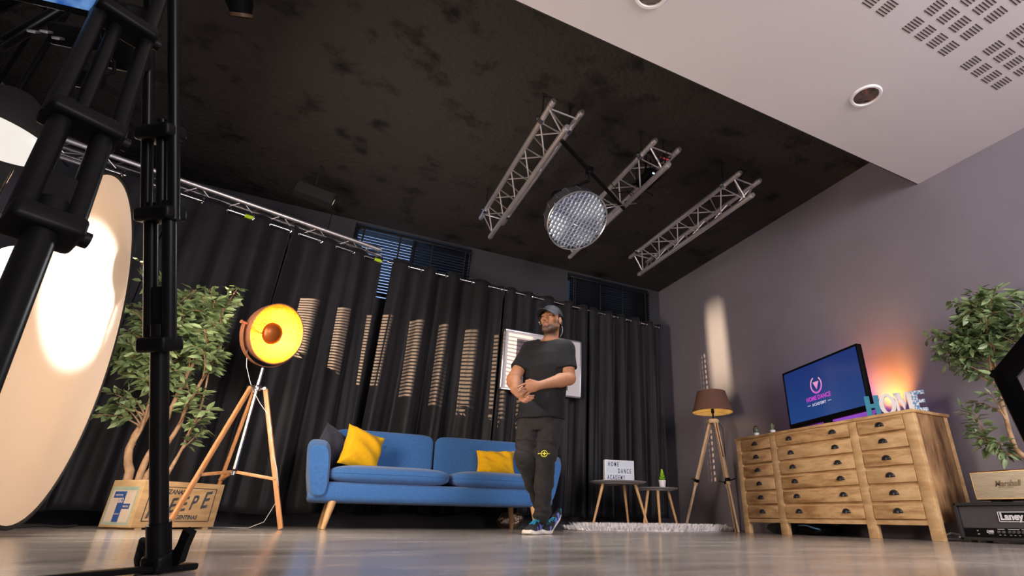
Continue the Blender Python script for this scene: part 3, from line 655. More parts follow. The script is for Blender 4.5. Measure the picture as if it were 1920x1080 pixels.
# ------------------------------------------------------------------ two small round tables, light box, succulent, rug
def small_table(c, R, h, angs, spread, label):
    t = thing('side_table', label, 'table', (c[0], c[1], 0), 'small three legged tables')
    b = MB(); b.lathe([(0.001, h-0.018), (R-0.03, h-0.018), (R-0.004, h-0.006), (R, h-0.003), (R-0.003, h), (0.001, h)], (c[0], c[1], 0), n=48); b.build('tabletop', M['stone_top'], t)
    for a in angs:
        a = RD(a); p0 = (c[0]+math.cos(a)*R*0.60, c[1]+math.sin(a)*R*0.60, h-0.018); p1 = (c[0]+math.cos(a)*spread, c[1]+math.sin(a)*spread, 0.012)
        MB().tube([p0, p1], [0.017, 0.011], 14).build('leg', M['oak'], t)
    b = MB(); b.lathe([(R*0.65, h-0.03), (R*0.72, h-0.03), (R*0.72, h-0.018)], (c[0], c[1], 0), n=32); b.build('leg_ring', M['stone_top'], t)
small_table((2.985, 5.02), 0.305, 0.472, (-178, -32, 38), 0.315, 'larger round grey topped table carrying the letter light box')
small_table((3.50, 5.06), 0.245, 0.428, (-160, -118, -8), 0.255, 'smaller round grey topped table carrying the potted succulent')
lb = thing('light_box', 'white cinema light box with three rows of black letters on the larger table', 'sign', (2.985, 5.0, 0.472))
yaw = RD(-6); ux = Vector((math.cos(yaw), math.sin(yaw), 0)); o = Vector((2.985, 4.98, 0.472)); w2, hb = 0.172, 0.215; nrm = Vector((ux.y, -ux.x, 0))
fb = MB(); fb.box(o+Vector((0, 0, hb/2))-nrm*0.02, (2*w2, 0.05, hb), rot=yaw, bev=0.004); fb.build('casing', M['white_gloss'], lb)
sc = MB(); sc.box(o+Vector((0, 0, hb/2))+nrm*0.006, (2*w2-0.016, 0.003, hb-0.016), rot=yaw)
fp = sc.build('lit_panel', emis('lit_panel_white', (0.80, 0.86, 1.0), 0.20), lb); fp.data.materials[0].node_tree.nodes['Principled BSDF'].inputs['Base Color'].default_value = (0.42, 0.45, 0.52, 1)
r_ = MB()
for k in range(4): r_.box(o+Vector((0, 0, 0.008+k*(hb-0.016)/3))+nrm*0.008, (2*w2-0.01, 0.004, 0.004), rot=yaw)
r_.build('letter_rail', M['white_gloss'], lb)
lt = MB()
for k, (s_, off_) in enumerate((('ACADEMY', -0.145), ('DANCE', -0.022), ('HOME', -0.138))):
    lt.text(s_, 0.062, o+ux*off_+Vector((0, 0, 0.017+k*(hb-0.016)/3))+nrm*0.0085, ux, (0, 0, 1), 0.001, bold=0.0010, sx=0.50, spacing=1.75 if k else 1.62)
lt.build('letters', M['black_matt'], lb)
sp = thing('potted_succulent', 'bright green plastic succulent in a white pot on the smaller table', 'plant', (3.52, 4.96, 0.428))
b = MB(); b.lathe([(0.001, 0), (0.030, 0), (0.040, 0.078), (0.036, 0.078), (0.034, 0.070), (0.001, 0.070)], (3.52, 4.96, 0.428), n=28); b.build('pot', M['white_gloss'], sp)
b = MB(); 
for k in range(34):
    f = k/33; a = k*2.399; z = 0.428+0.072+0.105*f; R = 0.046*(1-0.55*f); el = RD(12+58*f); u_ = Vector((math.cos(a), math.sin(a), 0)); w_ = Vector((-math.sin(a), math.cos(a), 0)); d_ = u_*math.cos(el)+Vector((0, 0, 1))*math.sin(el)
    c0 = Vector((3.52, 4.96, z)); P = np.zeros((8, 7, 3)); nn = d_.cross(w_)
    for i in range(8):
        for j in range(7):
            s_ = j/6; r = 0.013*math.sin(PI*min(1, 0.1+0.9*s_))**0.7*(1-0.2*f); q = c0+d_*(R*s_)+(w_*math.cos(2*PI*i/8)*r+nn*math.sin(2*PI*i/8)*r*0.4); P[i, j] = q
    b.grid(P, closeu=True)
b.build('foliage', M['succulent'], sp, angle=80)
# sheepskin
rng = np.random.default_rng(5)
rug = MB(); n = 72; cx, cy, rx, ry = 3.40, 5.02, 0.98, 0.40
def rr_(a): return 1+0.06*math.sin(3*a+1)+0.05*math.sin(5*a+2.2)+0.03*math.sin(11*a)
P = np.zeros((n, 5, 3))
for i in range(n):
    a = 2*PI*i/n
    for j, (f, z) in enumerate(((0.001, 0.022), (0.6, 0.022), (0.93, 0.018), (1.0, 0.010), (1.0, 0.001))): P[i, j] = (cx+rx*f*rr_(a)*math.cos(a), cy+ry*f*rr_(a)*math.sin(a), z)
rug.grid(P[:, ::-1], closeu=True)
for k in range(8500):
    a = rng.uniform(0, 2*PI); f = math.sqrt(rng.uniform(0.0, 1.08)); f = min(f, 1.03); x = cx+rx*f*rr_(a)*math.cos(a); y = cy+ry*f*rr_(a)*math.sin(a)
    h = rng.uniform(0.035, 0.075)*(0.6 if f > 0.95 else 1); da = a+rng.normal()*0.9; l = rng.uniform(0.01, 0.05); tip = Vector((x+l*math.cos(da), y+l*math.sin(da), 0.006+h)); s_ = rng.uniform(0, PI); w_ = rng.uniform(0.004, 0.009)
    d1 = Vector((math.cos(s_), math.sin(s_), 0))*w_; b0 = Vector((x, y, 0.006)); mid = (b0+tip)/2+Vector((0, 0, 0.008))
    rug.add([b0-d1, b0+d1, mid+d1*0.7, mid-d1*0.7, tip], [(0, 1, 2, 3), (3, 2, 4)])
tag(rug.build('sheepskin_rug', M['fur'], loc=(cx, cy, 0), angle=180), 'long white fluffy sheepskin rug under the two small tables', 'rug')

# ------------------------------------------------------------------ wooden tripod floor lamp with brown shade
lx, ly = 4.14, 4.75
fl = thing('floor_lamp', 'pale wooden tripod floor lamp with brown drum shade beside the chest', 'lamp', (lx, ly, 0))
shade_m = mat('brown_lampshade', (0.17, 0.085, 0.06), 0.8, var=0.08, vscale=120, bump=0.15, bscale=500)
shade_in = mat('pale_lampshade_lining', (0.85, 0.70, 0.36), 0.7)
for mm, tr in ((shade_m, 0.06),):
    b_ = mm.node_tree.nodes['Principled BSDF']
    tl = mm.node_tree.nodes.new('ShaderNodeBsdfTranslucent'); tl.inputs[0].default_value = (0.55, 0.16, 0.06, 1); mx = mm.node_tree.nodes.new('ShaderNodeMixShader'); mx.inputs[0].default_value = 0.16
    out = mm.node_tree.nodes['Material Output']; mm.node_tree.links.new(b_.outputs[0], mx.inputs[1]); mm.node_tree.links.new(tl.outputs[0], mx.inputs[2]); mm.node_tree.links.new(mx.outputs[0], out.inputs[0])
zt_, zb_ = 1.515, 1.275
s_ = MB(); s_.lathe([(0.235, zb_), (0.165, zt_)], (lx, ly, 0), n=48); sh = s_.build('lamp_shade', shade_m, fl, angle=180)
s_ = MB(); s_.lathe([(0.2335, zb_+0.001), (0.1635, zt_-0.001)], (lx, ly, 0), n=48, flip=True); s_.build('shade_lining', shade_in, sh, angle=180)
s_ = MB()
for r_0, z_ in ((0.235, zb_), (0.165, zt_)): s_.tube([(lx+r_0*math.cos(a), ly+r_0*math.sin(a), z_) for a in np.linspace(0, 2*PI, 49)[:-1]], 0.003, 6, closed=True)
for k in range(3):
    a = 2*PI*k/3; s_.tube([(lx, ly, zb_+0.02), (lx+0.233*math.cos(a), ly+0.233*math.sin(a), zb_+0.004)], 0.002, 6)
s_.build('shade_ring', M['gold'], sh)
b = MB(); b.lathe([(0.001, 1.35), (0.012, 1.345), (0.028, 1.40), (0.030, 1.42), (0.018, 1.445), (0.001, 1.45)][::-1], (lx, ly, 0), n=20, flip=True); b.build('bulb', emis('warm_bulb', (1.0, 0.62, 0.22), 14.0), fl)
b = MB(); b.tube([(lx, ly, 1.18), (lx, ly, 1.27)], 0.010, 12); b.tube([(lx, ly, 1.265), (lx, ly, 1.345)], 0.018, 14); b.build('socket', M['black_metal'], fl)
lamp('floor_lamp_bulb_light', 'POINT', (lx, ly, 1.41), None, 19.0, (1.0, 0.66, 0.26), 0.03)
b = MB(); b.lathe([(0.001, 1.145), (0.055, 1.145), (0.062, 1.155), (0.062, 1.185), (0.045, 1.195), (0.001, 1.195)], (lx, ly, 0), n=28); b.build('hub', M['pale_wood'], fl)
feet = [(4.0, 5.22, 0.03), (4.03, 4.395, 0.0), (4.40, 4.84, 0.0)]
for (fx, fy, fz) in feet:
    top = Vector((lx, ly, 1.165))+(Vector((fx, fy, 0))-Vector((lx, ly, 0))).normalized()*0.045; ft = Vector((fx, fy, fz)); d_ = (ft-top).normalized(); side = d_.cross(Vector((0, 0, 1))).normalized()
    q = frame_of(d_); kn_ = top.lerp(ft, 0.52); leg = MB()
    R = Matrix((side, d_.cross(side), d_)).transposed()
    for sgn in (-1, 1): leg.box((top+kn_)/2+side*0.014*sgn+d_*0.05, (0.011, 0.030, (kn_-top).length+0.10), rot=R, bev=0.002)
    leg.box((kn_+ft)/2-d_*0.10, (0.017, 0.026, (ft-kn_).length+0.20), rot=R, bev=0.002)
    lg_ = leg.build('leg', M['pale_wood'], fl)
    c_ = MB(); c_.box(kn_+d_*0.05, (0.048, 0.040, 0.035), rot=R, bev=0.003); c_.tube([kn_+d_*0.05-side*0.024, kn_+d_*0.05-side*0.045, kn_+d_*0.03-side*0.10], 0.005, 8); c_.build('leg_clamp', M['black_metal'], lg_)
b = MB(); c0 = Vector((lx, ly, 1.20)); b.tube([(lx+0.02, ly-0.02, 1.20), (lx+0.10, ly-0.03, 1.10), (lx+0.13, ly, 0.8), (4.33, 4.82, 0.45), (4.40, 4.80, 0.02), (4.44, 4.7, 0.005)], 0.003, 6); b.build('lamp_cord', M['black_plastic'], fl)

# ------------------------------------------------------------------ framed picture in front of the curtain
pf = thing('framed_picture', 'silver framed picture hanging in front of the black curtain behind the man', 'picture', (2.33, 5.70, 1.45))
x0, x1, z0, z1, y = 1.81, 2.87, 1.470, 2.215, 5.71
b = MB(); t_ = 0.020
for zz in (z0+t_/2, z1-t_/2): b.box(((x0+x1)/2, y, zz), (x1-x0, 0.03, t_), bev=0.003)
for xx in (x0+t_/2, x1-t_/2): b.box((xx, y, (z0+z1)/2), (t_, 0.03, z1-z0), bev=0.003)
b.build('frame', M['silver'], pf)
MB().box(((x0+x1)/2, y+0.006, (z0+z1)/2), (x1-x0-0.03, 0.004, z1-z0-0.03)).build('mount', M['mount'], pf)
MB().box(((x0+x1)/2-0.005, y+0.002, (z0+z1)/2-0.01), (0.70, 0.005, 0.56)).build('print', M['print_dark'], pf)
b = MB(); b.tube([(x0+0.2, y+0.015, z1-0.06), ((x0+x1)/2, 5.83, 2.75), (x1-0.2, y+0.015, z1-0.06)], 0.0015, 5); b.build('hanging_wire', M['steel'], pf)

# ------------------------------------------------------------------ ficus trees
def leaf_into(vs, fs, base, d, nrm, L, w, curl):
    d = d/np.linalg.norm(d); sd = np.cross(d, nrm); sd /= (np.linalg.norm(sd)+1e-9); nn = np.cross(sd, d); k = len(vs)
    pts = [base, base+d*L*0.30+sd*w*0.85+nn*0.05*L, base+d*L*0.62+sd*w*0.8+nn*(0.03-curl)*L, base+d*L-nn*curl*2*L,
           base+d*L*0.62-sd*w*0.8+nn*(0.03-curl)*L, base+d*L*0.30-sd*w*0.85+nn*0.05*L, base+d*L*0.32-nn*0.02*L, base+d*L*0.64-nn*(0.02+curl)*L]
    vs += pts; fs += [(k, k+6, k+1), (k, k+5, k+6), (k+1, k+6, k+7, k+2), (k+6, k+5, k+4, k+7), (k+2, k+7, k+3), (k+7, k+4, k+3)]
def ficus(t, trunks, tips, seed, nleaf=17, Ls=(0.055, 0.085)):
    rng = np.random.default_rng(seed)
    for tr, r0, r1 in trunks:
        n = len(tr); pts = []
        # smooth the polyline
        T_ = np.array(tr, float)
        for i in range(n-1):
            for f in np.linspace(0, 1, 5)[:-1]:
                p0, p1, p2, p3 = T_[max(i-1, 0)], T_[i], T_[i+1], T_[min(i+2, n-1)]
                pts.append(0.5*((2*p1)+(-p0+p2)*f+(2*p0-5*p1+4*p2-p3)*f*f+(-p0+3*p1-3*p2+p3)*f**3)+rng.normal(size=3)*0.003)
        pts.append(T_[-1]); rr = [r0+(r1-r0)*i/(len(pts)-1)*1.0+rng.normal()*0.0008 for i in range(len(pts))]
        MB().tube(pts, [max(0.003, q) for q in rr], 10).build('trunk', M['bark'], t, angle=180)
    tw = MB(); vs, fs = [], []; TP = np.concatenate([np.array([np.array(a)*(1-f)+np.array(b)*f for a, b in zip(tr[:-1], tr[1:]) for f in np.linspace(0, 1, 6)][len(tr):]) for tr, _, _ in trunks])
    for tip in tips:
        tip = np.array(tip); dd = np.linalg.norm(TP-tip-np.array([0, 0, -0.12]), axis=1); s = TP[np.argmin(dd+rng.uniform(0, 0.12, len(dd)))]
        mid = (s+tip)/2+np.array([0, 0, 0.05])+rng.normal(size=3)*0.02
        ts = np.linspace(0, 1, 9); C_ = np.array([(1-f)**2*s+2*f*(1-f)*mid+f*f*tip for f in ts])
        tw.tube(C_, [0.0055*(1-f)+0.0014 for f in ts], 5)
        for q in range(nleaf):
            f = 0.30+0.72*(q+rng.uniform(0, 1))/nleaf; f = min(f, 1); b = (1-f)**2*s+2*f*(1-f)*mid+f*f*tip
            ax = tip-s; ax /= np.linalg.norm(ax)+1e-9; sp_ = np.cross(ax, [0, 0, 1]); sp_ /= np.linalg.norm(sp_)+1e-9
            d = ax*0.5+sp_*(1 if q % 2 else -1)*rng.uniform(0.5, 1.0)+rng.normal(size=3)*0.35+np.array([0, 0, -0.28]); nrm = np.array([0, 0, 1])+rng.normal(size=3)*0.45
            b2 = b+d/np.linalg.norm(d)*0.016
            tw.tube([b, b2], 0.0010, 3, cap=False)
            L = rng.uniform(*Ls); leaf_into(vs, fs, b2, d, nrm, L, L*rng.uniform(0.19, 0.25), rng.uniform(0.02, 0.10))
    tw.build('twigs', M['bark'], t, angle=180); m = MB(); m.add(vs, fs); m.build('foliage', M['leaf'], t, angle=60)
def shell_tips(c, r, n, seed, zmin=-9, jit=0.0):
    rng = np.random.default_rng(seed); o = []
    while len(o) < n:
        v = rng.normal(size=3); v /= np.linalg.norm(v); k = rng.uniform(0.45, 1.0)
        p = np.array(c)+v*np.array(r)*k
        if p[2] > zmin: o.append(p)
    return o
# left tree in its crate
lt_ = thing('potted_ficus', 'leafy artificial ficus standing in the printed wooden crate at the left', 'plant', (-1.0, 4.72, 0.05), None)
tl = [([(-1.035, 4.72, 0.06), (-1.06, 4.71, 0.30), (-1.12, 4.72, 0.50), (-1.10, 4.73, 0.70), (-1.06, 4.75, 1.0), (-1.12, 4.78, 1.3), (-1.18, 4.80, 1.6)], 0.030, 0.008),
      ([(-0.985, 4.70, 0.06), (-1.01, 4.70, 0.30), (-1.00, 4.73, 0.48), (-0.97, 4.74, 0.70), (-0.95, 4.74, 1.0), (-0.90, 4.76, 1.3), (-0.88, 4.78, 1.55)], 0.024, 0.007),
      ([(-0.94, 4.70, 0.06), (-0.965, 4.71, 0.30), (-0.945, 4.72, 0.45), (-0.90, 4.73, 0.62), (-0.875, 4.74, 0.85), (-0.82, 4.75, 1.15), (-0.80, 4.74, 1.4)], 0.022, 0.006),
      ([(-0.88, 4.78, 0.06), (-0.87, 4.76, 0.32), (-0.83, 4.76, 0.55), (-0.80, 4.76, 0.85), (-0.84, 4.78, 1.2)], 0.014, 0.005),
      ([(-1.11, 4.72, 0.52), (-1.09, 4.69, 0.68), (-1.10, 4.67, 0.9), (-1.16, 4.66, 1.15)], 0.012, 0.005)]
tips = shell_tips((-1.06, 4.68, 1.30), (0.38, 0.34, 0.44), 84, 3) + shell_tips((-0.92, 4.66, 1.44), (0.27, 0.28, 0.30), 44, 4)
tips = [q for q in tips if np.linalg.norm(np.array(q)-np.array((-0.44, 4.66, 1.43))) > 0.40]
tips += [(-1.34, 4.68, 0.76), (-1.37, 4.66, 0.70), (-1.24, 4.62, 0.78), (-1.30, 4.64, 0.85), (-0.76, 4.62, 0.72), (-0.74, 4.64, 0.80), (-0.86, 4.6, 0.82), (-0.72, 4.66, 0.66), (-0.80, 4.6, 0.9), (-1.22, 4.6, 0.86), (-1.40, 4.66, 1.1), (-1.42, 4.66, 1.16), (-1.34, 4.6, 1.05), (-0.84, 4.62, 1.2), (-1.46, 4.72, 1.86), (-1.40, 4.72, 1.72), (-1.30, 4.7, 1.74), (-0.80, 4.72, 1.80), (-0.9, 4.6, 0.95), (-1.0, 4.58, 0.98), (-1.1, 4.58, 0.92)]
ficus(lt_, tl, tips, 21, 20, (0.065, 0.10))
# crate
c0 = Vector((-0.92, 4.5, 0)); e1 = Vector((0.751, 0.660, 0)); e2 = Vector((-0.660, 0.751, 0)); CL, CWd, CH = 0.535, 0.335, 0.285
ca = math.atan2(e1.y, e1.x); cc = c0+e1*CL/2+e2*CWd/2
crt = thing('wooden_crate', 'printed wooden fruit crate on the floor holding the ficus', 'crate', (cc.x, cc.y, 0))
b = MB(); t_ = 0.016
b.box(c0+e1*CL/2+e2*t_/2+Vector((0, 0, 0.012+CH/2)), (CL, t_, CH), rot=ca, bev=0.002); b.box(c0+e1*CL/2+e2*(CWd-t_/2)+Vector((0, 0, 0.012+CH/2)), (CL, t_, CH), rot=ca, bev=0.002)
b.build('side_board', M['crate'], crt)
b = MB()
epm = mat('crate_end_pine', (0.50, 0.33, 0.15), 0.65, col2=(0.62, 0.44, 0.23), vscale=6, stretch=(1.2, 1.2, 5))
for f in (t_/2, CL-t_/2): MB().box(c0+e1*f+e2*CWd/2+Vector((0, 0, 0.012+CH/2)), (t_+0.004, CWd-0.002, CH+0.002), rot=ca, bev=0.002).build('end_board', epm, crt)
MB().box(c0+e1*CL/2+e2*CWd/2+Vector((0, 0, 0.018)), (CL-0.03, CWd-0.03, 0.014), rot=ca).build('bottom_board', M['crate'], crt)
MB().box(c0+e1*CL/2+e2*CWd/2+Vector((0, 0, 0.13)), (CL-0.045, CWd-0.045, 0.22), rot=ca).build('filling', M['soil'], crt)
b = MB()
for f in (0.05, CL-0.05): b.box(c0+e1*f+e2*CWd/2+Vector((0, 0, 0.006)), (0.04, CWd-0.01, 0.012), rot=ca)
b.build('skid', M['crate'], crt)
def fc(a, h, off_=0.0008): return c0+e1*(a*1.15)+Vector((0, 0, 0.012+h))-e2*off_
st_ = MB(); zu = Vector((0, 0, 1))
for (a0, a1, h0, h1) in ((0.04, 0.425, 0.035, 0.040), (0.04, 0.425, 0.247, 0.252), (0.04, 0.045, 0.035, 0.252), (0.42, 0.425, 0.035, 0.252)):
    st_.box(fc((a0+a1)/2, (h0+h1)/2, 0.0002), ((a1-a0)*1.15, 0.0016, h1-h0), rot=ca)
st_.text('MANZANAS', 0.040, fc(0.072, 0.207), e1, zu, 0.001, bold=0.0012, shear=0.12, sx=0.85)
for i, (q, a, h) in enumerate((('K', 0.052, 0.055), ('L', 0.110, 0.066), ('E', 0.160, 0.076), ('E', 0.222, 0.086), ('P', 0.280, 0.098), ('E', 0.345, 0.108))):
    st_.text(q, 0.150 if i in (0, 5) else 0.125, fc(a, h+(0.0 if i in (0,) else 0.012)), e1+zu*0.18, zu, 0.001, bold=0.0028, shear=0.22, sx=0.70)
st_.text('ARGENTINAS', 0.036, fc(0.185, 0.050), e1, zu, 0.001, bold=0.0012, shear=0.12, sx=0.85)
st_.build('stencil_lettering', M['ink'], crt)
def fe(b_, h, off_=0.0024): return c0+e2*(b_*0.918)+Vector((0, 0, 0.012+h))-e1*off_
lab_g = mat('label_green', (0.30, 0.42, 0.33), 0.6, col2=(0.45, 0.50, 0.40), vscale=20); lab_b = mat('label_blue', (0.018, 0.065, 0.25), 0.6, col2=(0.03, 0.10, 0.32), vscale=30); lab_c = mat('label_cream', (0.62, 0.52, 0.40), 0.6, col2=(0.70, 0.60, 0.50), vscale=10)
lm = MB(); ux_ = -e2
def ep(b0, b1, h0, h1, o_, m): lm.box(fe((b0+b1)/2, (h0+h1)/2, o_), (0.001, (b1-b0)*0.918, h1-h0), rot=ca, m=m)
ep(0.04, 0.345, 0.012, 0.245, 0.0022, 0); ep(0.06, 0.325, 0.03, 0.222, 0.0026, 2)
ep(0.165, 0.300, 0.175, 0.215, 0.0030, 1); ep(0.165, 0.235, 0.030, 0.180, 0.0030, 1); ep(0.085, 0.225, 0.108, 0.140, 0.0031, 1)
lm.text('ISO', 0.042, fe(0.232, 0.146, 0.0034), ux_, zu, 0.0008, bold=0.0015, sx=0.8, m=2); lm.text('FRUTAS', 0.016, fe(0.160, 0.118, 0.0036), ux_, zu, 0.0008, m=2); lm.text('ARGENTINA', 0.014, fe(0.285, 0.188, 0.0034), ux_, zu, 0.0008, m=2); lm.text('PRODUCTO', 0.009, fe(0.228, 0.075, 0.0034), ux_, zu, 0.0008, m=2)
lm.build('paper_label', [lab_g, lab_b, lab_c], crt)
# right tree in a pot beside the amplifier
rt = thing('potted_ficus', 'leafy ficus by the grey wall beside the amplifier at the right', 'plant', (4.22, 1.32, 0))
b = MB(); b.lathe([(0.001, 0), (0.13, 0), (0.165, 0.30), (0.155, 0.30), (0.15, 0.27), (0.001, 0.27)], (4.22, 1.32, 0), n=32); b.build('pot', M['black_matt'], rt)
tr2 = [([(4.22, 1.34, 0.27), (4.23, 1.55, 0.42), (4.24, 1.84, 0.53), (4.24, 1.87, 0.75), (4.25, 1.86, 1.0), (4.24, 1.82, 1.3), (4.22, 1.78, 1.55)], 0.022, 0.007),
       ([(4.24, 1.84, 0.53), (4.22, 1.95, 0.56), (4.22, 2.00, 0.60)], 0.009, 0.004), ([(4.24, 1.7, 0.48), (4.26, 1.75, 0.62), (4.27, 1.70, 0.9), (4.28, 1.62, 1.3)], 0.012, 0.005)]
tips2 = shell_tips((4.18, 1.72, 1.46), (0.22, 0.36, 0.27), 66, 8) + shell_tips((4.14, 1.95, 1.36), (0.18, 0.20, 0.20), 26, 9)
tips2 += [(4.12, 2.12, 1.28), (4.12, 2.17, 1.42), (4.14, 2.10, 1.22), (4.14, 2.0, 1.14), (4.14, 2.05, 0.72), (4.12, 2.02, 0.66), (4.14, 2.0, 0.60), (4.12, 1.9, 0.62), (4.1, 1.98, 0.82), (4.14, 2.0, 0.9), (4.2, 1.92, 0.54), (4.12, 1.8, 1.05), (4.14, 2.06, 0.86), (4.1, 1.86, 0.95)]
ficus(rt, tr2, tips2, 31, 18, (0.065, 0.10))

# ------------------------------------------------------------------ copper spot lamp on a wooden tripod
tx, ty = -0.47, 4.70
sl_ = thing('studio_floor_lamp', 'copper dish floor lamp with glowing gold inside on a wooden tripod', 'lamp', (tx, ty, 0))
MB().tube([(tx, ty, 0.36), (tx, ty, 1.16)], 0.0145, 16).build('centre_pole', M['chrome'], sl_)
b = MB(); b.lathe([(0.001, 0.975), (0.030, 0.975), (0.032, 0.985), (0.032, 1.012), (0.028, 1.02), (0.001, 1.02)], (tx, ty, 0), n=24); 
fts = [(-0.075, 4.585), (-0.715, 4.37), (-0.60, 5.06)]
for fx, fy in fts:
    d = (Vector((fx-tx, fy-ty, 0))).normalized(); b.tube([Vector((tx, ty, 0.995))+d*0.02, Vector((tx, ty, 0.995))+d*0.062], 0.011, 10); sdv = Vector((-d.y, d.x, 0)); b.tube([Vector((tx, ty, 0.995))+d*0.062-sdv*0.026, Vector((tx, ty, 0.995))+d*0.062+sdv*0.026], 0.013, 12)
b.build('pole_collar', M['chrome'], sl_)
b = MB(); b.lathe([(0.001, 0.365), (0.028, 0.365), (0.030, 0.385), (0.018, 0.40), (0.001, 0.40)], (tx, ty, 0), n=20); b.build('lower_collar', M['chrome'], sl_)
for fx, fy in fts:
    d = Vector((fx-tx, fy-ty, 0)).normalized(); p0 = Vector((tx, ty, 0.995))+d*0.062; p1 = Vector((fx, fy, 0.0)); dr = (p1-p0).normalized(); sd_ = Vector((-d.y, d.x, 0)); R = Matrix((sd_, dr.cross(sd_), dr)).transposed()
    L_ = (p1-p0).length; lgm = MB(); lgm.box((p0+p1)/2-dr*0.004, (0.022, 0.032, L_-0.008), rot=R, bev=0.004); lg_ = lgm.build('leg', M['tan_wood'], sl_)
    q = p0.lerp(p1, 0.66); s0 = Vector((tx, ty, 0.38))+d*0.02
    sb = MB(); dv = (q-s0); u_ = dv.normalized(); R2 = Matrix((sd_, u_.cross(sd_), u_)).transposed(); sb.box((s0+q)/2, (0.016, 0.022, dv.length), rot=R2, bev=0.002); sb.build('spreader_arm', M['tan_wood'], sl_)
    bb = MB(); bb.tube([q-sd_*0.020, q+sd_*0.020], 0.007, 10); bb.build('leg_bolt', M['chrome'], lg_)
nd = Vector((0.70, -0.70, -0.13)).normalized(); oc = Vector((-0.425, 4.635, 1.435)); RB = 0.242
pa = nd.cross(Vector((0, 0, 1))).normalized()
gold_in = mat('gold_leaf_interior', (0.95, 0.50, 0.020), 0.35, 0.25, col2=(0.66, 0.22, 0.004), vscale=9, bump=0.25, bscale=30, stretch=(1, 1, 4))
prof = []; inn = []
for i in range(15):
    a = PI/2*i/14; prof.append((RB*math.cos(a)**0.8 if i < 14 else 0.001, -0.205*math.sin(a))); inn.append(((RB-0.006)*math.cos(a)**0.8 if i < 14 else 0.001, -0.199*math.sin(a)))
b = MB(); b.lathe(prof, oc, nd, 48, flip=True); b.lathe([(RB, 0), (RB+0.004, 0.002), (RB-0.002, 0.004), (RB-0.006, 0)], oc, nd, 48); dsh = b.build('dish', M['copper'], sl_, angle=60)
b = MB(); b.lathe(inn, oc, nd, 48); b.build('dish_lining', gold_in, dsh, angle=180)
b = MB(); rc_ = 0.088; b.lathe([(rc_*math.cos(PI/2*i/9)+0.0001, 0.055*math.sin(PI/2*i/9)) for i in range(10)], oc+nd*(-0.065), nd, 32); b.lathe([(rc_-0.002, -0.001), (0.02, 0.02), (0.001, 0.025)], oc+nd*(-0.065), nd, 32)
b.build('bulb_shield', mat('copper_shield', (0.28, 0.075, 0.012), 0.38, 0.5), dsh, angle=180)
b = MB(); b.tube([oc-nd*0.19, oc-nd*0.07], 0.006, 8); b.build('shield_stem', M['copper'], dsh)
b = MB(); bc_ = oc-nd*0.115; b.lathe([(0.001, -0.035), (0.024, -0.02), (0.030, 0.0), (0.024, 0.02), (0.001, 0.032)], bc_, nd, 20, flip=False); b.build('bulb', emis('amber_filament_bulb', (1.0, 0.55, 0.10), 22.0), dsh)
lamp('copper_lamp_bulb_light', 'POINT', bc_-pa*0.105+nd*0.035, None, 3.6, (1.0, 0.64, 0.22), 0.025)
pv = oc-nd*0.055; yk = MB(); ny_ = 25; P = np.zeros((ny_, 4, 3))
for i in range(ny_):
    a = PI*i/(ny_-1); c_ = pv+pa*(-0.264*math.cos(a))+Vector((0, 0, -0.270*math.sin(a)))+nd*(-0.035*math.sin(a)); dr = (pa*(-math.cos(a))+Vector((0, 0, -math.sin(a))))
    for j, (u_, v_) in enumerate(((-0.0175, 0), (0.0175, 0), (0.0175, 0.004), (-0.0175, 0.004))): P[i, j] = c_+nd*u_+dr*v_
yk.grid(np.concatenate([P, P[:, :1]], 1)); yk.build('yoke', M['copper'], sl_, angle=40)
for s in (-1, 1): MB().tube([pv+pa*s*0.242, pv+pa*s*0.292], [0.010, 0.014], 12).build('pivot_knob', M['copper'], sl_)
b = MB(); b.tube([oc-nd*0.20, oc-nd*0.225+Vector((0, 0, -0.03)), (-0.60, 4.62, 1.28), (-0.57, 4.62, 1.14), (-0.53, 4.65, 1.05), (-0.50, 4.68, 0.99), (-0.42, 4.66, 0.88), (-0.345, 4.655, 0.80), (-0.30, 4.63, 0.70), (-0.27, 4.635, 0.58), (-0.20, 4.61, 0.42), (-0.16, 4.61, 0.30), (-0.15, 4.63, 0.18), (-0.20, 4.75, 0.05), (-0.30, 4.9, 0.006), (-0.48, 5.15, 0.005), (-0.8, 5.2, 0.005)], 0.0026, 6); b.build('lamp_cord', M['white_cable'], sl_, angle=180)

# ------------------------------------------------------------------ round diffuser at the left, its lamps
dc = Vector((-1.203, 3.39, 0.933)); da, db = 0.911, 0.506; yaw_, tilt_ = -1.651, -0.082
dr_ = Vector((math.cos(yaw_), math.sin(yaw_), 0)); du_ = Vector((-math.sin(yaw_)*math.sin(tilt_), math.cos(yaw_)*math.sin(tilt_), math.cos(tilt_)))
dfm = bpy.data.materials.new('translucent_diffusion_cloth'); dfm.use_nodes = True; nt = dfm.node_tree; nt.nodes.remove(nt.nodes['Principled BSDF'])
d1 = nt.nodes.new('ShaderNodeBsdfDiffuse'); d1.inputs[0].default_value = (0.80, 0.66, 0.50, 1); d2 = nt.nodes.new('ShaderNodeBsdfTranslucent'); d2.inputs[0].default_value = (0.88, 0.80, 0.70, 1); mx = nt.nodes.new('ShaderNodeMixShader'); mx.inputs[0].default_value = 0.6
nt.links.new(d1.outputs[0], mx.inputs[1]); nt.links.new(d2.outputs[0], mx.inputs[2]); nt.links.new(mx.outputs[0], nt.nodes['Material Output'].inputs[0])
df = thing('diffuser_panel', 'tall oval diffusion panel glowing white in its middle, left of the tree', 'diffuser', (dc.x, dc.y, 0))
b = MB(); vs = [dc]; fs = []
dn_ = dr_.cross(du_).normalized(); b_ = MB(); P = np.zeros((72, 10, 3))
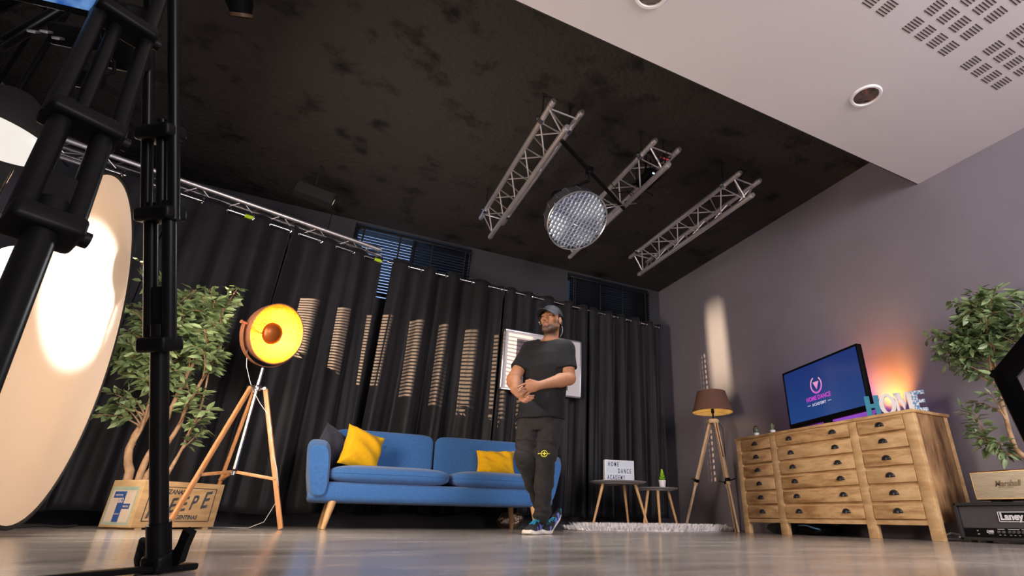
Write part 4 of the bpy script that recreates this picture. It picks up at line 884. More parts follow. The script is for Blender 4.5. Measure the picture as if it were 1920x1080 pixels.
for i in range(72):
    a = 2*PI*i/72
    for j in range(10):
        f = j/9; P[i, j] = dc+dr_*(db*0.985*f*math.cos(a))+du_*(da*0.985*f*math.sin(a))+dn_*(0.006*math.sin(9*a)*f**4*(1 if f < 0.99 else 0))
b_.grid(P, closeu=True); b_.build('diffusion_cloth', dfm, df, angle=180)
b_ = MB(); b_.tube([dc+dr_*(db*math.cos(a))+du_*(da*math.sin(a)) for a in np.linspace(0, 2*PI, 73)[:-1]], 0.007, 8, closed=True); b_.build('rim', M['black_matt'], df)
# monolight behind the panel
ml = thing('studio_light', 'black studio light on a stand behind the oval diffusion panel', 'light', (-2.45, 3.42, 0), 'studio lights')
ax = (Vector((-1.2, 3.33, 1.06))-Vector((-2.35, 3.42, 1.12))).normalized()
b = MB(); b.tube([Vector((-2.40, 3.425, 1.122))-ax*0.30, Vector((-2.40, 3.425, 1.122))-ax*0.02], 0.065, 20); b.build('housing', M['black_plastic'], ml)
b = MB(); b.lathe([(0.066, -0.03), (0.10, 0.06)], Vector((-2.40, 3.425, 1.122)), ax, 24); b.build('reflector', M['silver'], ml)
def stand_parts(t, x, y, z, r=0.45):
    MB().tube([(x, y, 0.10), (x, y, z)], 0.012, 10).build('pole', M['black_metal'], t)
    for k in range(3):
        a = 2*PI*k/3+0.4; m = MB(); m.tube([(x, y, 0.42), (x+r*math.cos(a), y+r*math.sin(a), 0.012)], 0.010, 8); m.tube([(x, y, 0.14), (x+r*0.55*math.cos(a), y+r*0.55*math.sin(a), 0.195)], 0.006, 6); m.build('leg', M['black_metal'], t)
stand_parts(ml, -2.56, 3.44, 1.10, 0.4)
# slatted shutter spotlight
ps = thing('profile_spotlight', 'black spotlight with a slatted shutter hung high at the left', 'light', (-2.45, 4.05, 2.17), 'studio lights')
bx = Vector((0.899, 0.438, 0)); by = Vector((-0.438, 0.899, 0)); Lp = Vector((-2.45, 4.05, 2.17)); Rp = Matrix((bx, by, Vector((0, 0, 1)))).transposed()
g = MB(); dg_ = 0.36; wh = 0.078; top_, bot_ = 0.0, -0.088
g.box(Lp+bx*dg_+Vector((0, 0, top_+0.05)), (0.004, 0.32, 0.10), rot=Rp); g.box(Lp+bx*dg_+Vector((0, 0, bot_-0.05)), (0.004, 0.32, 0.10), rot=Rp)
for y0_, y1_ in ((0.090, 0.16), (-0.0990, -0.0395), (-0.16, -0.107)): g.box(Lp+bx*dg_+by*(y0_+y1_)/2+Vector((0, 0, -0.044)), (0.004, y1_-y0_, 0.30), rot=Rp)
g.build('shutter_frame', M['black_matt'], ps)
g = MB(); k = 0; z_ = top_-0.0034
while z_ > bot_: g.box(Lp+bx*dg_+Vector((0, 0, z_)), (0.0012, 0.25, 0.0014), rot=Rp); z_ -= 0.0038
for q in (-0.1043, -0.1015, -0.020, 0.030): g.box(Lp+bx*(dg_+0.002)+by*q+Vector((0, 0, -0.044)), (0.001, 0.0022, 0.09), rot=Rp)
g.build('shutter_slats', M['black_matt'], ps)
g = MB(); 
for (o_, s_) in ((by*0.155, (0.38, 0.006, 0.29)), (by*-0.155, (0.38, 0.006, 0.29)), (Vector((0, 0, 0.145)), (0.38, 0.316, 0.006)), (Vector((0, 0, -0.145)), (0.38, 0.316, 0.006)), (bx*-0.19, (0.006, 0.316, 0.29))): g.box(Lp+bx*0.165+Vector((0, 0, -0.044))+o_, s_, rot=Rp)
g.build('housing', M['black_matt'], ps)
MB().tube([Lp+bx*0.1+Vector((0, 0, 0.10)), Lp+bx*0.1+Vector((0, 0, ZC-2.17))], 0.012, 10).build('hanging_pole', M['black_metal'], ps)
# octagonal softbox and globe light beyond the tripod
ob = thing('round_softbox', 'round white glowing softbox facing down behind the camera tripod legs', 'light', (-1.75, 3.18, 1.82), 'studio lights')
o_ = Vector((-1.75, 3.18, 1.82)); Rb_ = 0.245
b = MB(); b.lathe([(Rb_, 0.0), (Rb_*0.97, -0.012), (Rb_*0.6, -0.022), (0.001, -0.026)], o_, (0.06, 0.0, 1), 48, flip=True); b.build('front_cloth', emis('softbox_white', (1.0, 0.93, 0.85), 0.9), ob)
b = MB(); b.lathe([(Rb_*1.02, -0.004), (Rb_*1.03, 0.03), (Rb_*0.75, 0.17), (0.07, 0.27), (0.001, 0.27)], o_, (0.06, 0.0, 1), 48); b.build('softbox_shell', M['black_matt'], ob)
b = MB(); b.tube([o_+Vector((0, 0, 0.26)), o_+Vector((0, 0, ZC-1.82))], 0.014, 10); b.build('hanging_pole', M['black_metal'], ob)
gl = thing('globe_lamp', 'small white glowing globe lamp on a thin stand at the left edge', 'lamp', (-1.62, 3.64, 0), 'studio lights')
gc = Vector((-1.62, 3.635, 1.315)); b = MB(); b.lathe([(0.112*math.sin(PI*i/18)+1e-5, -0.112*math.cos(PI*i/18)) for i in range(19)], gc, (0, 0, 1), 32); b.build('globe', emis('globe_white', (0.95, 0.97, 1.0), 1.6), gl, angle=180)
stand_parts(gl, -1.62, 3.635, 1.20, 0.28); lamp('globe_lamp_light', 'POINT', gc-Vector((0.14, -0.06, 0)), None, 14, (0.80, 0.87, 1.0), 0.05); MB().tube([gc-Vector((0, 0, 0.135)), gc-Vector((0, 0, 0.10))], 0.03, 16).build('socket', M['black_metal'], gl)
cb_ = MB(); cb_.tube([(-1.55+0.25*math.cos(a)*(1+0.1*math.sin(3*a)), 4.85+0.16*math.sin(a), 0.012+0.004*math.sin(5*a)) for a in np.linspace(0, 14, 90)], 0.007, 6)
tag(cb_.build('cable_coil', M['black_matt'], loc=(-1.55, 4.85, 0), angle=180), 'black cable coil on the floor left of the wooden crate', 'cable')

# ------------------------------------------------------------------ grid light hanging from the trusses
hp = thing('grid_dish_light', 'round white grid light hanging between the ceiling trusses', 'light', (1.60, 3.30, 2.36))
hc = Vector((1.60, 3.29, 2.365)); hn = Vector((0.12, -0.60, -0.79)).normalized(); hu, hw, _ = frame_of(hn); HR = 0.262
b = MB(); b.lathe([(HR, 0.0), (HR*1.01, -0.05), (HR*0.97, -0.14), (HR*0.70, -0.26), (0.10, -0.33), (0.001, -0.33)], hc, hn, 16, flip=True); dshell = b.build('dish_shell', mat('dark_grey_softbox_cloth', (0.030, 0.030, 0.036), 0.45), hp, angle=20)
b = MB()
for k in range(16):
    a = 2*PI*k/16; rr = [(HR*1.012, -0.05), (HR*0.975, -0.14), (HR*0.71, -0.26), (0.105, -0.33)]; b.tube([hc+(hu*math.cos(a)+hw*math.sin(a))*q+hn*z for q, z in rr], 0.003, 5)
b.tube([hc+(hu*math.cos(a)+hw*math.sin(a))*HR*1.012 for a in np.linspace(0, 2*PI, 49)[:-1]], 0.006, 6, closed=True)
b.build('dish_rib', M['silver'], dshell)
gridm = mat('silver_grey_grid_cloth', (0.30, 0.31, 0.35), 0.45, 0.2)
b = MB(); b.lathe([(HR*0.98, -0.052), (0.001, -0.060)], hc, hn, 40, flip=True)
em = bpy.data.materials.new('lit_reflector'); em.use_nodes = True; nt = em.node_tree; pp = nt.nodes['Principled BSDF']; tcn = nt.nodes.new('ShaderNodeTexCoord'); ns = nt.nodes.new('ShaderNodeTexNoise'); ns.inputs['Scale'].default_value = 4.2; ns.inputs['Detail'].default_value = 0.5; nt.links.new(tcn.outputs['Object'], ns.inputs['Vector'])
rp = nt.nodes.new('ShaderNodeValToRGB'); rp.color_ramp.elements[0].color = (0.16, 0.18, 0.24, 1); rp.color_ramp.elements[1].color = (1, 1, 1, 1); rp.color_ramp.elements[0].position = 0.38; rp.color_ramp.elements[1].position = 0.56
nt.links.new(ns.outputs['Fac'], rp.inputs[0]); nt.links.new(rp.outputs[0], pp.inputs['Emission Color']); pp.inputs['Emission Strength'].default_value = 1.7; pp.inputs['Base Color'].default_value = (0.5, 0.5, 0.52, 1)
b.build('lit_reflector', em, hp)
b = MB(); pit = 0.036; nG = int(HR/pit)+1
for fam in ((hu, hw), (hw, hu)):
    for k in range(-nG, nG+1):
        q = k*pit; 
        if abs(q) >= HR*0.98: continue
        h_ = math.sqrt((HR*0.985)**2-q*q); n_ = 14; P = np.zeros((n_+1, 2, 3))
        for i in range(n_+1):
            tt = -h_+2*h_*i/n_; wv = 0.004*math.sin(tt/pit*PI)
            for j in range(2): P[i, j] = hc+fam[0]*(q+wv)+fam[1]*tt+hn*(-0.048*j+0.002*math.cos(tt/pit*2*PI))
        b.grid(P)
gd = b.build('honeycomb_grid', gridm, hp, angle=180); md = gd.modifiers.new('cloth', 'SOLIDIFY'); md.thickness = 0.0025
bk = hc-hn*0.33; b = MB(); b.tube([bk, bk-hn*0.20], 0.062, 18); b.box(bk-hn*0.10+Vector((0, 0, 0.07)), (0.05, 0.07, 0.06), bev=0.006); b.build('lamp_head', M['black_plastic'], hp)
b = MB(); b.lathe([(0.012, 0), (0.008, 0.008), (0.001, 0.010)], bk-hn*0.06+Vector((-0.05, -0.045, 0.02)), (-0.5, -0.8, 0.2), 12); b.build('indicator_light', emis('red_indicator', (1.0, 0.03, 0.08), 1.6), hp)
P1, P2 = Vector((1.33, 3.075, 2.945)), Vector((2.31, 3.70, 2.945)); am = P1.lerp(P2, 0.40)
b = MB(); b.tube([bk-hn*0.10+Vector((0, 0, 0.08)), am+Vector((0, 0, -0.10)), am], 0.014, 10); b.box(am, (0.06, 0.06, 0.07), bev=0.008); b.build('hanger', M['black_metal'], hp)
b = MB()
for k in range(3): b.tube([bk+Vector((0.10, 0.03, 0.10))+Vector((0.11*math.cos(a)+0.02*k, 0.05*math.sin(a)+0.02, 0.055*math.sin(a)+0.012*k)) for a in np.linspace(0.3*k, 5.6, 20)], 0.004, 6)
b.tube([bk-hn*0.12, bk+Vector((0.25, 0.1, 0.05)), (2.0, 3.45, 2.72), (2.33, 3.5, 2.9)], 0.004, 6); b.build('cable', M['silver'], hp, angle=180)
tag(MB().tube([P1, P2], 0.018, 14).build('cross_pipe', M['black_metal'], loc=P1), 'black pipe bridging two ceiling trusses above the grid light', 'pipe')
# cables and a small dimmer box on the middle truss
dm = thing('dimmer_box', 'small black box with cables on the middle ceiling truss', 'box', (2.36, 3.3, 3.05))
MB().box((2.36, 3.32, 3.08), (0.13, 0.22, 0.09), bev=0.008).build('box_body', M['black_plastic'], dm)
rng = np.random.default_rng(2); b = MB()
for k in range(7):
    p = np.array([2.36, 3.02+0.10*k, 3.12]); b.tube([p+rng.normal(size=3)*np.array([0.08, 0.06, 0.07]) for _ in range(6)], 0.005, 6)
b.tube([(2.25, 3.5, 3.0), (2.1, 3.45, 2.92), (2.0, 3.42, 2.97)], 0.004, 6); b.build('loose_cables', M['black_plastic'], dm, angle=180)
b = MB(); b.box((2.335, 3.205, 3.06), (0.02, 0.006, 0.012)); b.build('indicator_light', emis('cyan_indicator', (0.5, 0.85, 1.0), 3.0), dm)
b = MB(); b.tube([(2.31, 3.06, 3.14), (2.40, 3.05, 3.13)], 0.010, 8); b.build('red_plug', mat('red_plastic', (0.5, 0.02, 0.03), 0.4), dm)

# narrow wall spotlight with two flaps
ws = thing('wall_spotlight', 'small black spotlight with two flaps under the dark ceiling left of the sofa', 'light', (-0.6, 5.2, 3.12), 'studio lights')
wp = Vector((-0.6, 5.2, 3.12)); wd = (Vector((4.5, 4.955, 2.20))-wp).normalized(); wsd = wd.cross(Vector((0, 0, 1))).normalized(); Rw = Matrix((wd, -wsd, wd.cross(-wsd))).transposed()
b = MB()
for s in (-1, 1): b.box(wp+wd*0.30+wsd*s*(0.0100+0.030), (0.003, 0.060, 0.12), rot=Rw)
b.build('flap', M['black_matt'], ws)
b = MB()
for o_2, s_2 in ((wsd*0.06, (0.36, 0.004, 0.12)), (wsd*-0.06, (0.36, 0.004, 0.12)), (wd.cross(-wsd)*0.06, (0.36, 0.124, 0.004)), (wd.cross(-wsd)*-0.06, (0.36, 0.124, 0.004))): b.box(wp+wd*0.12+o_2, s_2, rot=Rw)
b.box(wp-wd*0.06, (0.004, 0.124, 0.124), rot=Rw); b.build('housing', M['black_matt'], ws)
MB().tube([wp+wd*0.1+Vector((0, 0, 0.06)), wp+wd*0.1+Vector((0, 0, ZC-3.12))], 0.010, 8).build('hanging_pole', M['black_matt'], ws)

# ------------------------------------------------------------------ black spotlight at the top edge
bs = thing('ceiling_spotlight', 'black cylinder spotlight hanging from the dark ceiling at the top edge', 'light', (-1.0, 2.97, 3.05))
s0 = Vector((-0.955, 3.03, 3.02)); s1 = Vector((-1.02, 2.86, 3.20)); dv = (s1-s0).normalized()
b = MB(); b.tube([s0, s0+dv*0.03, s0+dv*0.05, s1], [0.062, 0.066, 0.075, 0.08], 24); b.build('housing', M['black_metal'], bs)
b = MB(); b.lathe([(0.060, 0.0), (0.066, 0.0), (0.067, 0.022), (0.060, 0.022)], s0-dv*0.022, dv, 24); b.build('front_ring', mat('brown_glossy_ring', (0.10, 0.06, 0.03), 0.25), bs)
b = MB(); b.tube([s1-dv*0.08+Vector((0.085, 0, 0)), s1+Vector((0.09, 0.02, 0.12)), (s1.x, s1.y, ZC)], 0.010, 8); b.build('bracket', M['black_metal'], bs)

# ------------------------------------------------------------------ the camera tripod in the foreground
apx = Vector((-0.490, 1.0, 1.20)); TC = Vector((-0.485, 0.985, 0))
tp_ = thing('camera_tripod', 'large black camera tripod in the left foreground, its leg foot on the floor', 'tripod', (TC.x, TC.y, 0))
tfeet = [Vector((-0.207, 1.335, 0.0)), Vector((-0.24, 0.60, 0.0)), Vector((-0.92, 1.0, 0.0))]
marks = [(0.335, 0.535, 0.665), (0.335, 0.485, 0.70), (0.335, 0.53, 0.68)]
for k, ft in enumerate(tfeet):
    ax_ = (apx-ft); d = ax_.normalized(); rad = Vector((ft.x-TC.x, ft.y-TC.y, 0)).normalized(); sd_ = Vector((-rad.y, rad.x, 0)); nn_ = d.cross(sd_)
    R = Matrix((sd_, nn_, d)).transposed(); at_ = lambda f, s=0, q=0: ft+ax_*f+sd_*s+nn_*q
    m1, m2, m3 = marks[k]; lg = MB()
    lg.tube([at_(0.03), at_(m1+0.03)], 0.0150, 18)                                      # lower tube
    for s in (-0.021, 0.021): lg.tube([at_(m1, s*1.05), at_(m2+0.02, s*1.05)], 0.0118, 14)         # middle stage
    lg.box(at_(m1+(m2-m1)*0.22, 0), (0.040, 0.014, (m2-m1)*0.44*ax_.length), rot=R, bev=0.003)
    for s in (-0.033, 0.033): lg.tube([at_(m2-0.01, s), at_(0.985, s*0.9)], 0.0100, 14)   # upper stage
    lg.tube([at_(m2-0.01, -0.008, 0.004), at_(m3+0.02, -0.008, 0.004)], 0.0090, 14)
    leg = lg.build('leg', M['black_metal'], tp_)
    for f, wd, hh_ in ((m1, 0.066, 0.030), (m2, 0.082, 0.028), (m3, 0.082, 0.028)):
        c_ = MB(); c_.box(at_(f), (wd, 0.046, hh_), rot=R, bev=0.007, seg=3); c_.tube([at_(f, wd/2-0.005, 0.0), at_(f, wd/2+0.008, 0.0)], 0.010, 14); c_.build('leg_collar', M['black_plastic'], leg)
    # foot with flip lock
    fo = MB(); fo.tube([at_(0.025), at_(0.072)], 0.0195, 18); fo.box(at_(0.016, 0, 0), (0.046, 0.042, 0.036), rot=R, bev=0.010, seg=3)
    fo.build('foot', M['black_plastic'], leg)
    fl_ = MB(); q0 = at_(0.022, -0.018 if k == 0 else 0.018); sg = -1 if k == 0 else 1
    pts = [(0.002, -0.020), (0.018, -0.014), (0.029, 0.014), (0.044, 0.042), (0.028, 0.050), (0.014, 0.022), (0.004, 0.008)]
    fl_.prism([(x*sg*1.0, z) for x, z in pts], q0-nn_*0.007, sd_, d, 0.014); fl_.build('flip_lock', M['black_plastic'], leg) if k == 0 else None
    sk = MB(); sk.tube([at_(0.03, 0.020*-sg), at_(0.045, 0.036*-sg), at_(0.02, 0.045*-sg), at_(0.0, 0.040*-sg)], 0.008, 10); sk.build('strap', M['black_matt'], leg)
hubp = Vector((TC.x, TC.y, 0.010))
for k, ft in enumerate(tfeet):
    v = Vector((ft.x, ft.y, 0.008)); dd = (hubp-v); dh = Vector((dd.x, dd.y, 0)).normalized(); m = MB(); an = math.atan2(dh.y, dh.x)
    m.box((v+hubp)/2, (dd.length, 0.026, 0.010), rot=an, bev=0.003); m.box(v-dh*0.02, (0.09, 0.040, 0.013), rot=an, bev=0.004); m.build('spreader_arm', M['black_plastic'], tp_)
b = MB(); b.lathe([(0.001, 0.0), (0.045, 0.0), (0.045, 0.03), (0.001, 0.03)], (TC.x, TC.y, 0), n=24); b.build('spreader_hub', M['black_plastic'], tp_)
b = MB(); b.lathe([(0.001, -0.06), (0.06, -0.05), (0.085, 0.0), (0.085, 0.05), (0.001, 0.05)], apx, n=28); b.build('tripod_bowl', M['black_plastic'], tp_)
b = MB(); b.box(apx+Vector((0, 0, 0.12)), (0.12, 0.14, 0.14), bev=0.02); b.build('pan_head', M['black_plastic'], tp_)
ft = tfeet[0]; ax_ = apx-ft; d = ax_.normalized(); rad = Vector((ft.x-TC.x, ft.y-TC.y, 0)).normalized(); sd_ = Vector((-rad.y, rad.x, 0)); nn_ = d.cross(sd_)
if nn_.y > 0: nn_ = -nn_
q = ft+ax_*0.905; Rq = Matrix((sd_, nn_.cross(sd_), nn_)).transposed()
pl_ = MB().box(q, (0.056, 0.060, 0.004), rot=Rq, bev=0.001).build('leg_plate', M['black_plastic'], tp_)
mn = MB()
for k_, wd_ in enumerate(('UXX', 'XXL')):
    ux2 = -d; uy2 = nn_.cross(ux2); mn.text(wd_, 0.020, q+nn_*0.0026+d*0.020+uy2*(-0.020+0.024*k_), ux2, uy2, 0.0006)
mn.build('plate_lettering', M['grille'], pl_)
vc = thing('video_camera', 'dark video camera with a blue monitor above the tripod legs, cut by the top edge', 'camera', (-0.50, 0.92, 0.80))
rgt = Vector((0.99, -0.03, 0.13)).normalized(); fw = Vector((0.47, -0.78, -0.68)).normalized(); fw = (fw-rgt*fw.dot(rgt)).normalized(); upv = fw.cross(rgt)
if upv.z < 0: upv = -upv
Rm = Matrix((rgt, -fw, upv)).transposed()
mc = Vector((-0.521, 0.883, 0.897))
MB().box(mc, (0.150, 0.020, 0.105), rot=Rm, bev=0.004).build('monitor', M['black_plastic'], vc)
mscr = bpy.data.materials.new('monitor_picture'); mscr.use_nodes = True; nt = mscr.node_tree; pp = nt.nodes['Principled BSDF']; pp.inputs['Base Color'].default_value = (0.01, 0.01, 0.02, 1)
tcn = nt.nodes.new('ShaderNodeTexCoord'); ns = nt.nodes.new('ShaderNodeTexNoise'); ns.inputs['Scale'].default_value = 26; nt.links.new(tcn.outputs['Object'], ns.inputs['Vector']); rp = nt.nodes.new('ShaderNodeValToRGB'); rp.color_ramp.elements[0].color = (0.01, 0.10, 0.42, 1); rp.color_ramp.elements[1].color = (0.25, 0.50, 0.85, 1); rp.color_ramp.elements[0].position = 0.4; rp.color_ramp.elements[1].position = 0.62
nt.links.new(ns.outputs['Fac'], rp.inputs[0]); nt.links.new(rp.outputs[0], pp.inputs['Emission Color']); pp.inputs['Emission Strength'].default_value = 0.8
MB().box(mc+fw*0.0105, (0.132, 0.002, 0.085), rot=Rm).build('monitor_screen', mscr, vc)
b = MB(); b.box((-0.500, 0.955, 0.845), (0.045, 0.08, 0.036), rot=Rm, bev=0.006); b.box((-0.47, 1.02, 0.93), (0.05, 0.10, 0.12), rot=Rm, bev=0.01); b.build('camera_body', M['black_plastic'], vc)
b = MB()
for q in ((-0.528, 0.92, 0.803), (-0.515, 0.92, 0.810), (-0.500, 0.922, 0.806)): b.box(q, (0.010, 0.02, 0.004), rot=Rm, bev=0.001)
b.build('metal_trim', M['silver'], vc)
b = MB(); b.tube([(-0.466, 0.968, 0.845), (-0.452, 0.982, 0.838), (-0.448, 0.99, 0.822), (-0.455, 0.99, 0.812), (-0.474, 0.985, 0.806)], 0.003, 8); b.box((-0.478, 0.995, 0.795), (0.04, 0.05, 0.03), rot=Rm, bev=0.008); b.build('cable_loop', M['black_plastic'], vc)
b = MB(); b.tube([apx+Vector((-0.02, -0.02, 0.08)), (-0.56, 0.90, 0.86), (-0.66, 0.88, 0.72), (-0.76, 0.86, 0.58)], [0.012, 0.012, 0.012, 0.018], 12); b.build('pan_handle', M['black_metal'], tp_)

# ------------------------------------------------------------------ bent black steel frame at the right edge
sf = MB(); pts = [Vector((1.004, 0.321, 0.425)), Vector((0.990, 0.427, 0.331)), Vector((1.022, 0.411, 0.100)), Vector((1.06, 0.34, 0.018)), Vector((1.12, 0.06, 0.018)), Vector((1.08, 0.05, 0.33)), Vector((1.03, 0.16, 0.425))]
pts = [q+Vector((0.007, -0.004, 0)) for q in pts]
vdir = Vector((0.90, 0.42, 0.0)).normalized()
for i in range(len(pts)):
    a, b_ = pts[i], pts[(i+1) % len(pts)]; d = (b_-a).normalized(); sdv = (vdir-d*vdir.dot(d)).normalized(); R = Matrix((sdv, d.cross(sdv), d)).transposed(); sf.box((a+b_)/2, (0.024, 0.030, (b_-a).length+0.024), rot=R, bev=0.002)
tag(sf.build('steel_frame', M['black_metal'], loc=(1.05, 0.25, 0)), 'bent black square steel frame cut by the right edge in the foreground', 'frame')
# things under the sofa
b = blob((2.05, 5.72, 0), (0.30, 0.16, 0.17), 12); tag(b.build('foil_bag', mat('crumpled_silver_foil', (0.5, 0.42, 0.34), 0.18, 1.0, bump=1.0, bscale=22), loc=(2.05, 5.72, 0)), 'crumpled shiny foil bag under the right end of the sofa', 'bag')

# ------------------------------------------------------------------ the standing man
class Field:
    """smooth-union distance field sampled on a grid, meshed with surface nets"""
    def __init__(s, lo, hi, res):
        s.lo = np.array(lo, float); s.res = res; s.n = (np.ceil((np.array(hi)-s.lo)/res)).astype(int)+1; s.F = np.full(s.n, 1.0, np.float32)
    def sub(s, lo, hi):
        a = np.clip(np.floor((np.array(lo)-s.lo)/s.res).astype(int), 0, s.n-1); b = np.clip(np.ceil((np.array(hi)-s.lo)/s.res).astype(int)+1, 1, s.n)
        ax = [s.lo[i]+s.res*np.arange(a[i], b[i]) for i in range(3)]
        return tuple(slice(a[i], b[i]) for i in range(3)), np.stack(np.meshgrid(*ax, indexing='ij'), -1)
    def put(s, fn, lo, hi, k=0.0, mode='u', pad_=0.045):
        sl, P = s.sub(np.array(lo)-pad_, np.array(hi)+pad_)
        if 0 in P.shape: return s
        d = fn(P).astype(np.float32); F = s.F[sl]
        if mode == 'u':
            if k > 0:
                h = np.clip(0.5+0.5*(d-F)/k, 0, 1); s.F[sl] = d*(1-h)+F*h-k*h*(1-h)
            else: s.F[sl] = np.minimum(F, d)
        elif mode == 's':
            h = np.clip(0.5-0.5*(F+d)/max(k, 1e-6), 0, 1); s.F[sl] = F*(1-h)-d*h+k*h*(1-h)
        elif mode == 'i': s.F[sl] = np.maximum(F, d)
        return s
    def cap(s, a, b, ra, rb, k=0.02, **kw):
        a = np.array(a, float); b = np.array(b, float); ab = b-a; L2 = ab@ab+1e-12; r = max(ra, rb)
        def fn(P):
            q = P-a; t = np.clip(q@ab/L2, 0, 1); return np.linalg.norm(q-t[..., None]*ab, axis=-1)-(ra+(rb-ra)*t)
        return s.put(fn, np.minimum(a, b)-r, np.maximum(a, b)+r, k, **kw)
    def ell(s, c, r, R=None, k=0.02, mode='u'):
        c = np.array(c, float); r = np.array(r, float); R = np.eye(3) if R is None else np.array(R); m = max(r)
        def fn(P):
            q = (P-c)@R; k0 = np.linalg.norm(q/r, axis=-1); k1 = np.linalg.norm(q/(r*r), axis=-1)+1e-9; return k0*(k0-1)/k1
        return s.put(fn, c-m, c+m, k, mode)
    def loft(s, secs, yaw, k=0.02, fold=None, p=2.3):
        Z = np.array([q[0] for q in secs]); A = np.array([q[1:] for q in secs]); cs, sn = math.cos(yaw), math.sin(yaw)
        lo = [A[:, 0].min()-A[:, 2:].max(), A[:, 1].min()-A[:, 2:].max(), Z.min()]; hi = [A[:, 0].max()+A[:, 2:].max(), A[:, 1].max()+A[:, 2:].max(), Z.max()]
        def fn(P):
            z = P[..., 2]; v = [np.interp(z, Z, A[:, i]) for i in range(4)]
            x = P[..., 0]-v[0]; y = P[..., 1]-v[1]; u = x*cs+y*sn; w = -x*sn+y*cs
            rr = ((np.abs(u)/v[2])**p+(np.abs(w)/v[3])**p)**(1/p); d = (rr-1)*np.minimum(v[2], v[3])
            d = np.maximum(d, np.maximum(Z.min()-z, z-Z.max()))
            return d+(fold(P, u, w) if fold else 0)
        return s.put(fn, lo, hi, k)
    def cut(s, o, n, lo, hi):      # remove what lies on the +n side, inside a box
        o = np.array(o, float); n = np.array(n, float); n /= np.linalg.norm(n)
        sl, P = s.sub(lo, hi); s.F[sl] = np.maximum(s.F[sl], ((P-o)@n).astype(np.float32)); return s
    def mesh(s):
        F = s.F; S = F < 0; nx, ny, nz = F.shape
        cs = np.zeros((nx-1, ny-1, nz-1), np.int8)
        for i in (0, 1):
            for j in (0, 1):
                for k in (0, 1): cs += S[i:nx-1+i, j:ny-1+j, k:nz-1+k]
        act = (cs > 0) & (cs < 8); idx = np.full(act.shape, -1, np.int64); I = np.argwhere(act); idx[act] = np.arange(len(I))
        pos = np.zeros((len(I), 3)); cnt = np.zeros(len(I)); off_ = [(i, j, k) for i in (0, 1) for j in (0, 1) for k in (0, 1)]
        for a in off_:
            for ax in range(3):
                if a[ax] == 1: continue
                b = list(a); b[ax] = 1
                fa = F[I[:, 0]+a[0], I[:, 1]+a[1], I[:, 2]+a[2]]; fb = F[I[:, 0]+b[0], I[:, 1]+b[1], I[:, 2]+b[2]]; m = (fa < 0) != (fb < 0)
                t = np.where(m, fa/np.where(m, fa-fb, 1), 0); p = np.tile(np.array(a, float), (len(I), 1)); p[:, ax] += t
                pos[m] += p[m]; cnt[m] += 1
        V = s.lo+s.res*(I+pos/np.maximum(cnt, 1)[:, None]); Q = []
        for ax in range(3):
            u, v = (ax+1) % 3, (ax+2) % 3; sl0 = [slice(None)]*3; sl1 = [slice(None)]*3; sl0[ax] = slice(0, -1); sl1[ax] = slice(1, None)
            E = np.argwhere(S[tuple(sl0)] != S[tuple(sl1)]); ok = (E[:, u] > 0) & (E[:, v] > 0) & (E[:, u] < F.shape[u]-1) & (E[:, v] < F.shape[v]-1); E = E[ok]
            ins = S[tuple(E.T)]; c = []
            for du, dv in ((-1, -1), (0, -1), (0, 0), (-1, 0)):
                e = E.copy(); e[:, u] += du; e[:, v] += dv; c.append(idx[tuple(e.T)])
            q = np.stack(c, 1); q = np.where(ins[:, None], q, q[:, ::-1]); Q.append(q[(q >= 0).all(1)])
        return V, np.concatenate(Q)
def smooth_mesh(V, Q, it=2, lam=0.5):
    E = np.concatenate([Q[:, [0, 1]], Q[:, [1, 2]], Q[:, [2, 3]], Q[:, [3, 0]]])
    for _ in range(it):
        S = np.zeros_like(V); c = np.zeros(len(V)); np.add.at(S, E[:, 0], V[E[:, 1]]); np.add.at(c, E[:, 0], 1); np.add.at(S, E[:, 1], V[E[:, 0]]); np.add.at(c, E[:, 1], 1)
        V = V+lam*(S/np.maximum(c, 1)[:, None]-V)
    return V
def net_object(name, V, Q, mt, parent, attrs=None):
    base = np.array(wloc(parent)); me = bpy.data.meshes.new(name); me.vertices.add(len(V)); me.vertices.foreach_set('co', (V-base).ravel().astype(np.float32))
    me.loops.add(4*len(Q)); me.loops.foreach_set('vertex_index', Q.ravel().astype(np.int32)); me.polygons.add(len(Q)); me.polygons.foreach_set('loop_start', (4*np.arange(len(Q))).astype(np.int32))
    me.polygons.foreach_set('use_smooth', [True]*len(Q)); me.update(calc_edges=True); me.validate(); me.materials.append(mt)
    for nm, val in (attrs or {}).items():
        a = me.attributes.new(nm, 'FLOAT', 'POINT'); a.data.foreach_set('value', val.astype(np.float32))
    o = bpy.data.objects.new(name, me); COL.objects.link(o); o.parent = parent; return o

man = thing('person', 'man in black cap, t-shirt and trousers standing with clasped hands before the sofa', 'person', (1.55, 3.70, 0))
A3 = lambda *p: np.array(p, float)
# joints (metres, room coordinates)
rsh, lsh = A3(1.440, 3.805, 1.365), A3(1.655, 3.565, 1.338)
rel, lel = A3(1.300, 3.765, 1.095), A3(1.672, 3.530, 1.096)
rwr, lwr = A3(1.262, 3.600, 0.972), A3(1.398, 3.450, 0.992)
YT = RD(-47)                 # torso turned towards the left of the photo
HC = A3(1.553, 3.655, 1.592); fy = RD(31); cdir = np.array([-0.387, -0.922]); vdir2 = np.array([-0.922, 0.387])
hf2 = cdir*math.cos(fy)+vdir2*math.sin(fy); pit_ = RD(4)
hfw = np.array([hf2[0]*math.cos(pit_), hf2[1]*math.cos(pit_), math.sin(pit_)]); hl = np.array([-hf2[1], hf2[0], 0.0]); hup = np.cross(hl, -hfw); hup = hup if hup[2] > 0 else -hup
HRm = np.stack([hl, hfw, hup], 1); HS = 0.98
def H(x, y, z): return HC+HS*(hl*x+hfw*y+hup*z)

